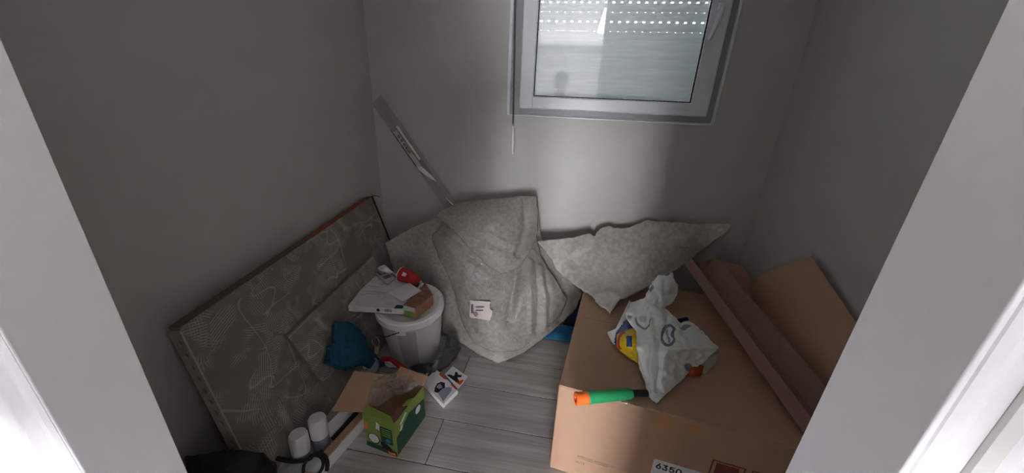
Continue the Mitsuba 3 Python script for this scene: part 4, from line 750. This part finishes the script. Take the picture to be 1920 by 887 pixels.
wf = [(6.9, 7.52, -0.734, 1.014, 0.245), (7.05, 7.12, -0.757, 1.121, 0.255), (7.28, 7.02, -0.714, 1.152, 0.265), (7.7, 7.04, -0.616, 1.172, 0.260), (7.82, 7.22, -0.574, 1.144, 0.240), (7.6, 7.35, -0.622, 1.123, 0.210), (7.35, 7.42, -0.675, 1.100, 0.200), (7.12, 7.57, -0.685, 1.019, 0.235), (7.4, 7.22, -0.651, 1.090, 0.275)]
add('cellophane', sheet(wf, [(6.88, 7.5), (6.98, 7.2), (7.1, 7.02), (7.4, 6.98), (7.72, 7.04), (7.84, 7.22), (7.62, 7.38), (7.4, 7.42), (7.2, 7.55), (7.05, 7.62)], 0.012, 0.0015, face=(0, -0.5, 1), amp=0.016, freq=22, seed=81, crease=0.014)[0], 'cellophane', smooth=True, label='crumpled clear cellophane spilling out of the green carton', cat='plastic wrapping')

# ---------------------------------------------------------------- long open white carton with its contents
TO = np.array([-1.004, 0.720, 0.0]); tv = np.array([0.165, 0.986, 0]); tv /= np.linalg.norm(tv); tu = np.array([tv[1], -tv[0], 0])
TF = frame(TO, tu, tv); tw_, td_, thh = 0.128, 0.54, 0.058
add('long_carton__base', put(bx(0, tw_, 0, td_, 0, 0.003), TF), 'paper_grey')
add('long_carton__side', put(bx(tw_ - 0.003, tw_, 0, td_, 0, thh), TF), 'paper_white', label='white outer side')
add('long_carton__side', put(bx(0, 0.003, 0.27, td_, 0, thh), TF), 'paper_white', label='white side')
add('long_carton__end', put(bx(0, tw_, td_ - 0.003, td_, 0, thh), TF), 'paper_white')
add('long_carton__flap', put(slab([(0.002, 0.25, thh), (0.002, td_, thh), (0.045, td_, 0.035), (0.045, 0.25, 0.03)], 0.0025), TF), 'paper_white', label='white inner flap')
tag('long_carton', label='long open white carton on the floor below the green carton', cat='carton')
add('cardboard_strip', put(bx(tw_ - 0.038, tw_ - 0.004, 0.02, td_ - 0.03, thh - 0.012, thh + 0.004, 0.002), TF), 'kraft', label='brown cardboard strip lying along the long white carton', cat='cardboard')
p0, p1 = (TF @ np.array([0.070, 0.26, 0.045, 1]))[:3], (TF @ np.array([0.066, td_ - 0.02, 0.050, 1]))[:3]
add('black_tube', tube([p0, p1], [0.011, 0.011], 16, 2), 'black_plastic', smooth=50, label='black tube lying inside the long white carton', cat='tube')
for i, (px_, h_, r_) in enumerate((((-0.962, 0.868, 0), 0.165, 0.034), ((-0.935, 0.945, 0), 0.172, 0.034))):
    c = np.array(px_); c[2] = 0.005
    k = 'white_canister' if i == 0 else 'white_canister_001'
    m_ = np.eye(4); m_[:3, 3] = c; m_ = m_ @ trimesh.transformations.rotation_matrix(math.radians(-2), (1, 0.4, 0))
    add(k + '__body', put(lathe([(0, 0), (r_ - 0.003, 0), (r_, 0.003), (r_, h_ * 0.55), (r_ - 0.001, h_ * 0.56), (0, h_ * 0.56)], 36), m_), 'violet_print', smooth=30, label='pale violet label')
    add(k + '__cap', put(lathe([(0, h_ * 0.45), (r_ + 0.0012, h_ * 0.45), (r_ + 0.0012, h_ - 0.012), (r_ - 0.003, h_ - 0.002), (r_ - 0.008, h_), (0, h_ - 0.001)], 36), m_), 'white_plastic', smooth=30, label='white cap')
    tag(k, label=('shorter' if i == 0 else 'taller') + ' white canister with violet label in the long carton, ' + ('nearer the black bag' if i == 0 else 'nearer the green carton'), cat='canister')
lc_ = np.array((-0.876, 0.826, 0.070)); LF = frame(lc_, (0.9, 0.35, 0.1), (-0.3, 0.7, 0.55))
add('round_lens__rim', put(trimesh.creation.torus(0.036, 0.006, 36, 12), LF), 'ink_black', smooth=60, label='black rim')
add('round_lens__glass', put(lathe([(0, 0.006), (0.02, 0.004), (0.034, -0.001), (0.034, -0.004), (0, -0.004)], 36), LF), 'lens', smooth=60, label='grey green glass')
add('round_lens__strap', tube([(-0.906, 0.845, 0.085), (-0.879, 0.871, 0.082), (-0.844, 0.860, 0.070), (-0.825, 0.829, 0.050)], 0.008, 10, 16, 0.5), 'ink_black', smooth=60, label='black strap')
tag('round_lens', label='round grey lens with black rim at the near end of the long carton', cat='goggles')
fc = [(5, 8.6, -1.084, 0.823, 0.060), (5.4, 8.68, -0.985, 0.821, 0.065), (5.85, 8.62, -0.899, 0.849, 0.070), (5.75, 8.95, -0.897, 0.805, 0.030), (5.3, 8.97, -0.984, 0.783, 0.030), (4.95, 8.78, -1.078, 0.799, 0.040), (5.4, 8.8, -0.970, 0.802, 0.060)]
add('grey_film', sheet(fc, [(4.97, 8.62), (5.25, 8.60), (5.6, 8.66), (5.85, 8.60), (5.8, 8.95), (5.4, 8.98), (5.05, 8.85)], 0.012, 0.003, face=(0, -0.5, 1), amp=0.006, freq=18, seed=91, crease=0.006)[0], 'paper_grey', smooth=True, label='greyish plastic film between black bag and long carton', cat='plastic film')
add('black_strap', tube([(-1.102, 0.812, 0.100), (-1.001, 0.817, 0.085), (-0.910, 0.835, 0.085), (-0.879, 0.885, 0.080)], 0.010, 10, 20, 0.4), 'black_cloth', smooth=60, label='black strap crossing in front of the white canisters', cat='strap')
bc_ = [(3.45, 8.62, -1.215, 0.660, 0.237), (4, 8.46, -1.082, 0.665, 0.308), (4.5, 8.42, -0.976, 0.670, 0.339), (4.9, 8.52, -0.911, 0.680, 0.318), (5.15, 8.8, -0.850, 0.660, 0.291), (5.2, 9.3, -0.974, 0.738, 0.000), (4.2, 9.6, -1.118, 0.653, 0.000), (3.45, 9.3, -1.312, 0.671, 0.000), (4.3, 8.85, -0.944, 0.600, 0.337), (3.8, 8.85, -1.050, 0.600, 0.307)]
add('black_bag', sheet(bc_, [(3.35, 8.6), (3.7, 8.52), (4.0, 8.44), (4.5, 8.42), (4.9, 8.5), (5.15, 8.8), (5.2, 9.3), (4.2, 9.6), (3.4, 9.3)], 0.02, 0.02, face=(0.4, -0.6, 1), amp=0.015, freq=8, seed=95, crease=0.014)[0], 'black_cloth', smooth=True, label='black bag on the floor at the near end of the large panel', cat='bag')

# ---------------------------------------------------------------- opened white product packaging on the planks
def rise(p, z): return np.array(p)
A1, B1, C1, D1 = (-0.641, 1.490, 0.030), (-0.674, 1.384, 0.030), (-0.498, 1.252, 0.030), (-0.457, 1.355, 0.030)
add('product_pack__body', hexa([A1, B1, C1, D1], 0.028), 'paper_white', label='white carton face')
a_, b_, d_ = np.array(A1), np.array(B1), np.array(D1)
def pk(u, v): return a_ + (b_ - a_) * u + (d_ - a_) * v + (0, 0, 0.0002)
add('product_pack__slot', slab([pk(u, v) for u, v in ((0.675, 0.066), (0.324, 0.066), (0.35, 0.118), (0.666, 0.118))], 0.0006), 'ink_black', label='black hanging slot')
add('product_pack__print', slab([pk(u, v) for u, v in ((0.923, 0.557), (0.761, 0.484), (0.527, 0.45), (0.329, 0.497), (0.22, 0.597), (0.381, 0.691), (0.6, 0.66), (0.832, 0.647))], 0.0008), 'ink_black', label='dark rounded product picture')
add('product_pack__print', slab([pk(u, v) for u, v in ((0.70, 0.51), (0.53, 0.49), (0.40, 0.53), (0.48, 0.64), (0.66, 0.61))], 0.0012), 'violet_print')
add('product_pack__print', slab([pk(u, v) for u, v in ((0.832, 0.647), (0.6, 0.66), (0.381, 0.691), (0.128, 0.829), (0.27, 0.892), (0.938, 0.913))], 0.0005), 'violet_print', label='grey violet picture')
add('product_pack__print', slab([pk(u, v) for u, v in ((0.0, 0.28), (0.12, 0.30), (0.09, 0.50), (0.0, 0.60))], 0.0006), 'orange_dark', label='orange strip')
add('product_pack__print', slab([pk(u, v) for u, v in ((0.0, 0.74), (0.08, 0.78), (0.06, 0.97), (0.0, 0.98))], 0.0006), 'orange_dark', label='orange strip')
E1, F1, G1, H1 = (-0.537, 1.515, 0.028), (-0.560, 1.447, 0.028), (-0.456, 1.361, 0.028), (-0.432, 1.455, 0.028)
add('product_pack__flap', slab([E1, F1, G1, H1], 0.002), 'paper_white', label='white opened flap')
e_, f_, h_ = np.array(E1), np.array(F1), np.array(H1)
def pf(u, v): return e_ + (f_ - e_) * u + (h_ - e_) * v + (0, 0, 0.0022)
add('product_pack__flap__cutout', slab([pf(u, v) for u, v in ((0.98, 0.15), (0.86, 0.16), (0.71, 0.30), (0.76, 0.41), (0.55, 0.42), (0.29, 0.33), (0.24, 0.42), (0.36, 0.55), (0.23, 0.72), (0.38, 0.76), (0.60, 0.62), (0.69, 0.72), (0.79, 0.87), (0.97, 0.80))], 0.0012), 'ink_black', label='black cut-out shape')
add('product_pack__flap__print', slab([pf(u, v) for u, v in ((0.80, 0.80), (1.0, 0.70), (1.0, 1.0), (0.45, 0.99), (0.5, 0.92))], 0.0012), 'orange_dark', label='orange edge')
tag('product_pack', label='opened white product packaging with black cut-outs and orange edges on the planks', cat='packaging')
add('paper_scrap', slab([(-0.681, 1.368, 0.004), (-0.610, 1.334, 0.004), (-0.567, 1.290, 0.004), (-0.623, 1.254, 0.004)], 0.002), 'paper_grey', label='pale paper scrap between green carton and white product packaging', cat='paper')

# ---------------------------------------------------------------- the person with the phone, mirrored in the window
def bone(a, b, ra, rb):
    s = []
    for c, r in ((a, ra), (b, rb)):
        q = m3.Manifold.sphere(r, 20).translate(tuple(float(x) for x in c)); s.append(q)
    return m3.Manifold.batch_hull(s)
def body_from(bones, edge=0.018, it=12):
    b = m3.Manifold.batch_boolean([bone(*q) for q in bones], m3.OpType.Add).refine_to_length(edge).to_mesh()
    m = trimesh.Trimesh(b.vert_properties[:, :3], b.tri_verts, process=True); trimesh.smoothing.filter_taubin(m, 0.5, 0.53, it); return m
PB = np.array([-0.20, -0.36, 0.0])
def pp(x, y, z): return PB + (x, y, z)
hipL, hipR, shL, shR = pp(-0.10, 0, 0.94), pp(0.10, 0, 0.94), pp(-0.19, 0.0, 1.43), pp(0.19, 0.0, 1.43)
elL, elR = np.array([-0.435, -0.24, 1.13]), np.array([0.25, -0.24, 1.255])  # elbows and thick sleeves shaped to block window light on the casings
wrL, wrR = np.array([-0.105, -0.075, 1.40]), np.array([0.105, -0.075, 1.40])
clothes = [(pp(-0.075, 0, 0.94), pp(0.075, 0, 0.94), 0.105, 0.105), (pp(-0.06, 0, 0.98), pp(-0.06, 0, 1.25), 0.10, 0.11), (pp(0.06, 0, 0.98), pp(0.06, 0, 1.25), 0.10, 0.11), (pp(-0.06, 0, 1.1), pp(0.06, 0, 1.1), 0.10, 0.10), (pp(-0.05, 0, 1.2), pp(-0.11, 0, 1.36), 0.12, 0.09), (pp(0.05, 0, 1.2), pp(0.11, 0, 1.36), 0.12, 0.09), (shL, shR, 0.062, 0.062), (pp(-0.1, 0, 1.40), pp(0, -0.01, 1.47), 0.08, 0.06), (pp(0.1, 0, 1.40), pp(0, -0.01, 1.47), 0.08, 0.06),
           (shL, elL, 0.075, 0.086), (elL, wrL, 0.084, 0.042), (shR, elR, 0.075, 0.086), (elR, wrR, 0.084, 0.042),
           (pp(-0.085, 0, 0.92), pp(-0.10, 0.02, 0.50), 0.092, 0.065), (pp(-0.10, 0.02, 0.50), pp(-0.12, -0.01, 0.10), 0.065, 0.050), (pp(0.085, 0, 0.92), pp(0.10, 0.02, 0.50), 0.092, 0.065), (pp(0.10, 0.02, 0.50), pp(0.12, -0.01, 0.10), 0.065, 0.050),
           (pp(-0.12, -0.02, 0.045), pp(-0.13, 0.15, 0.035), 0.045, 0.035), (pp(0.12, -0.02, 0.045), pp(0.13, 0.15, 0.035), 0.045, 0.035)]
add('person__clothes', body_from(clothes, 0.02), 'dark_clothes', smooth=True, label='dark jacket and trousers, arms thickened to shade the door casings')
hd = [(pp(0, -0.01, 1.46), pp(0, 0.01, 1.56), 0.052, 0.05), (pp(0, 0.0, 1.66), pp(0, 0.02, 1.62), 0.088, 0.078), (pp(0, 0.035, 1.58), pp(0, 0.03, 1.62), 0.05, 0.07), (pp(0, 0.098, 1.635), pp(0, 0.108, 1.605), 0.010, 0.014), (pp(-0.083, 0.0, 1.64), pp(-0.083, 0.0, 1.61), 0.016, 0.012), (pp(0.083, 0.0, 1.64), pp(0.083, 0.0, 1.61), 0.016, 0.012)]
add('person__head', body_from(hd, 0.010, 6), 'skin', smooth=True, label='head with bare face')
hr = [(pp(0, -0.02, 1.685), pp(0, -0.045, 1.64), 0.092, 0.082), (pp(0, 0.02, 1.70), pp(0, 0.0, 1.70), 0.078, 0.082)]
for sx in (-1, 1):
    ec = pp(sx * 0.032, 0.088, 1.650)
    eb = trimesh.creation.icosphere(2, 0.0100); eb.apply_translation(ec); add('person__head__eye', eb, 'white_plastic', smooth=True)
    ir = trimesh.creation.icosphere(2, 0.0055); ir.apply_translation(ec + (0, 0.0060, -0.001)); add('person__head__iris', ir, 'ink_black', smooth=True)
    add('person__head__eyebrow', tube([pp(sx * 0.014, 0.103, 1.668), pp(sx * 0.032, 0.101, 1.675), pp(sx * 0.052, 0.088, 1.670)], 0.004, 8, 10), 'ink_black', smooth=60)
add('person__head__mouth', tube([pp(-0.026, 0.086, 1.572), pp(0, 0.096, 1.570), pp(0.026, 0.086, 1.572)], [0.0025, 0.005, 0.0025], 10, 14, 0.8), 'lip', smooth=60)
add('person__hair', body_from(hr, 0.014, 6), 'ink_black', smooth=True, label='short dark hair')
for sx, w in ((-1, wrL), (1, wrR)):
    palm = np.array([sx * 0.088, -0.050, 1.435])
    fb_ = [(w, palm, 0.026, 0.028), (palm, palm + (0, 0.012, 0.04), 0.026, 0.022)]
    for q, (z_, ln) in enumerate(((1.478, 0.020), (1.460, 0.024), (1.442, 0.022), (1.425, 0.016))):
        k0_ = np.array([sx * 0.090, -0.030, z_]); k1_ = np.array([sx * 0.090, -0.012, z_]); k2_ = np.array([sx * (0.088 - ln), -0.008 - 0.0, z_])
        fb_ += [(palm, k0_, 0.016, 0.009), (k0_, k1_, 0.009, 0.0085), (k1_, k2_, 0.0085, 0.0075)]
    fb_ += [(palm, np.array([sx * 0.074, -0.038, 1.47]), 0.014, 0.010), (np.array([sx * 0.074, -0.038, 1.47]), np.array([sx * 0.052, -0.034, 1.465]), 0.010, 0.008)]
    add('person__hand', body_from(fb_, 0.005, 4), 'skin', smooth=True, label='hand holding the phone')
tag('person', label='person in dark clothes in the hallway holding a phone, mirrored in the window', cat='person')
add('phone__body', bx(-0.078, 0.078, -0.0245, -0.016, 1.418, 1.490, 0.003), 'black_plastic', label='thin black body')
tag('phone', label='black phone held level in both hands, mirrored in the window', cat='phone')
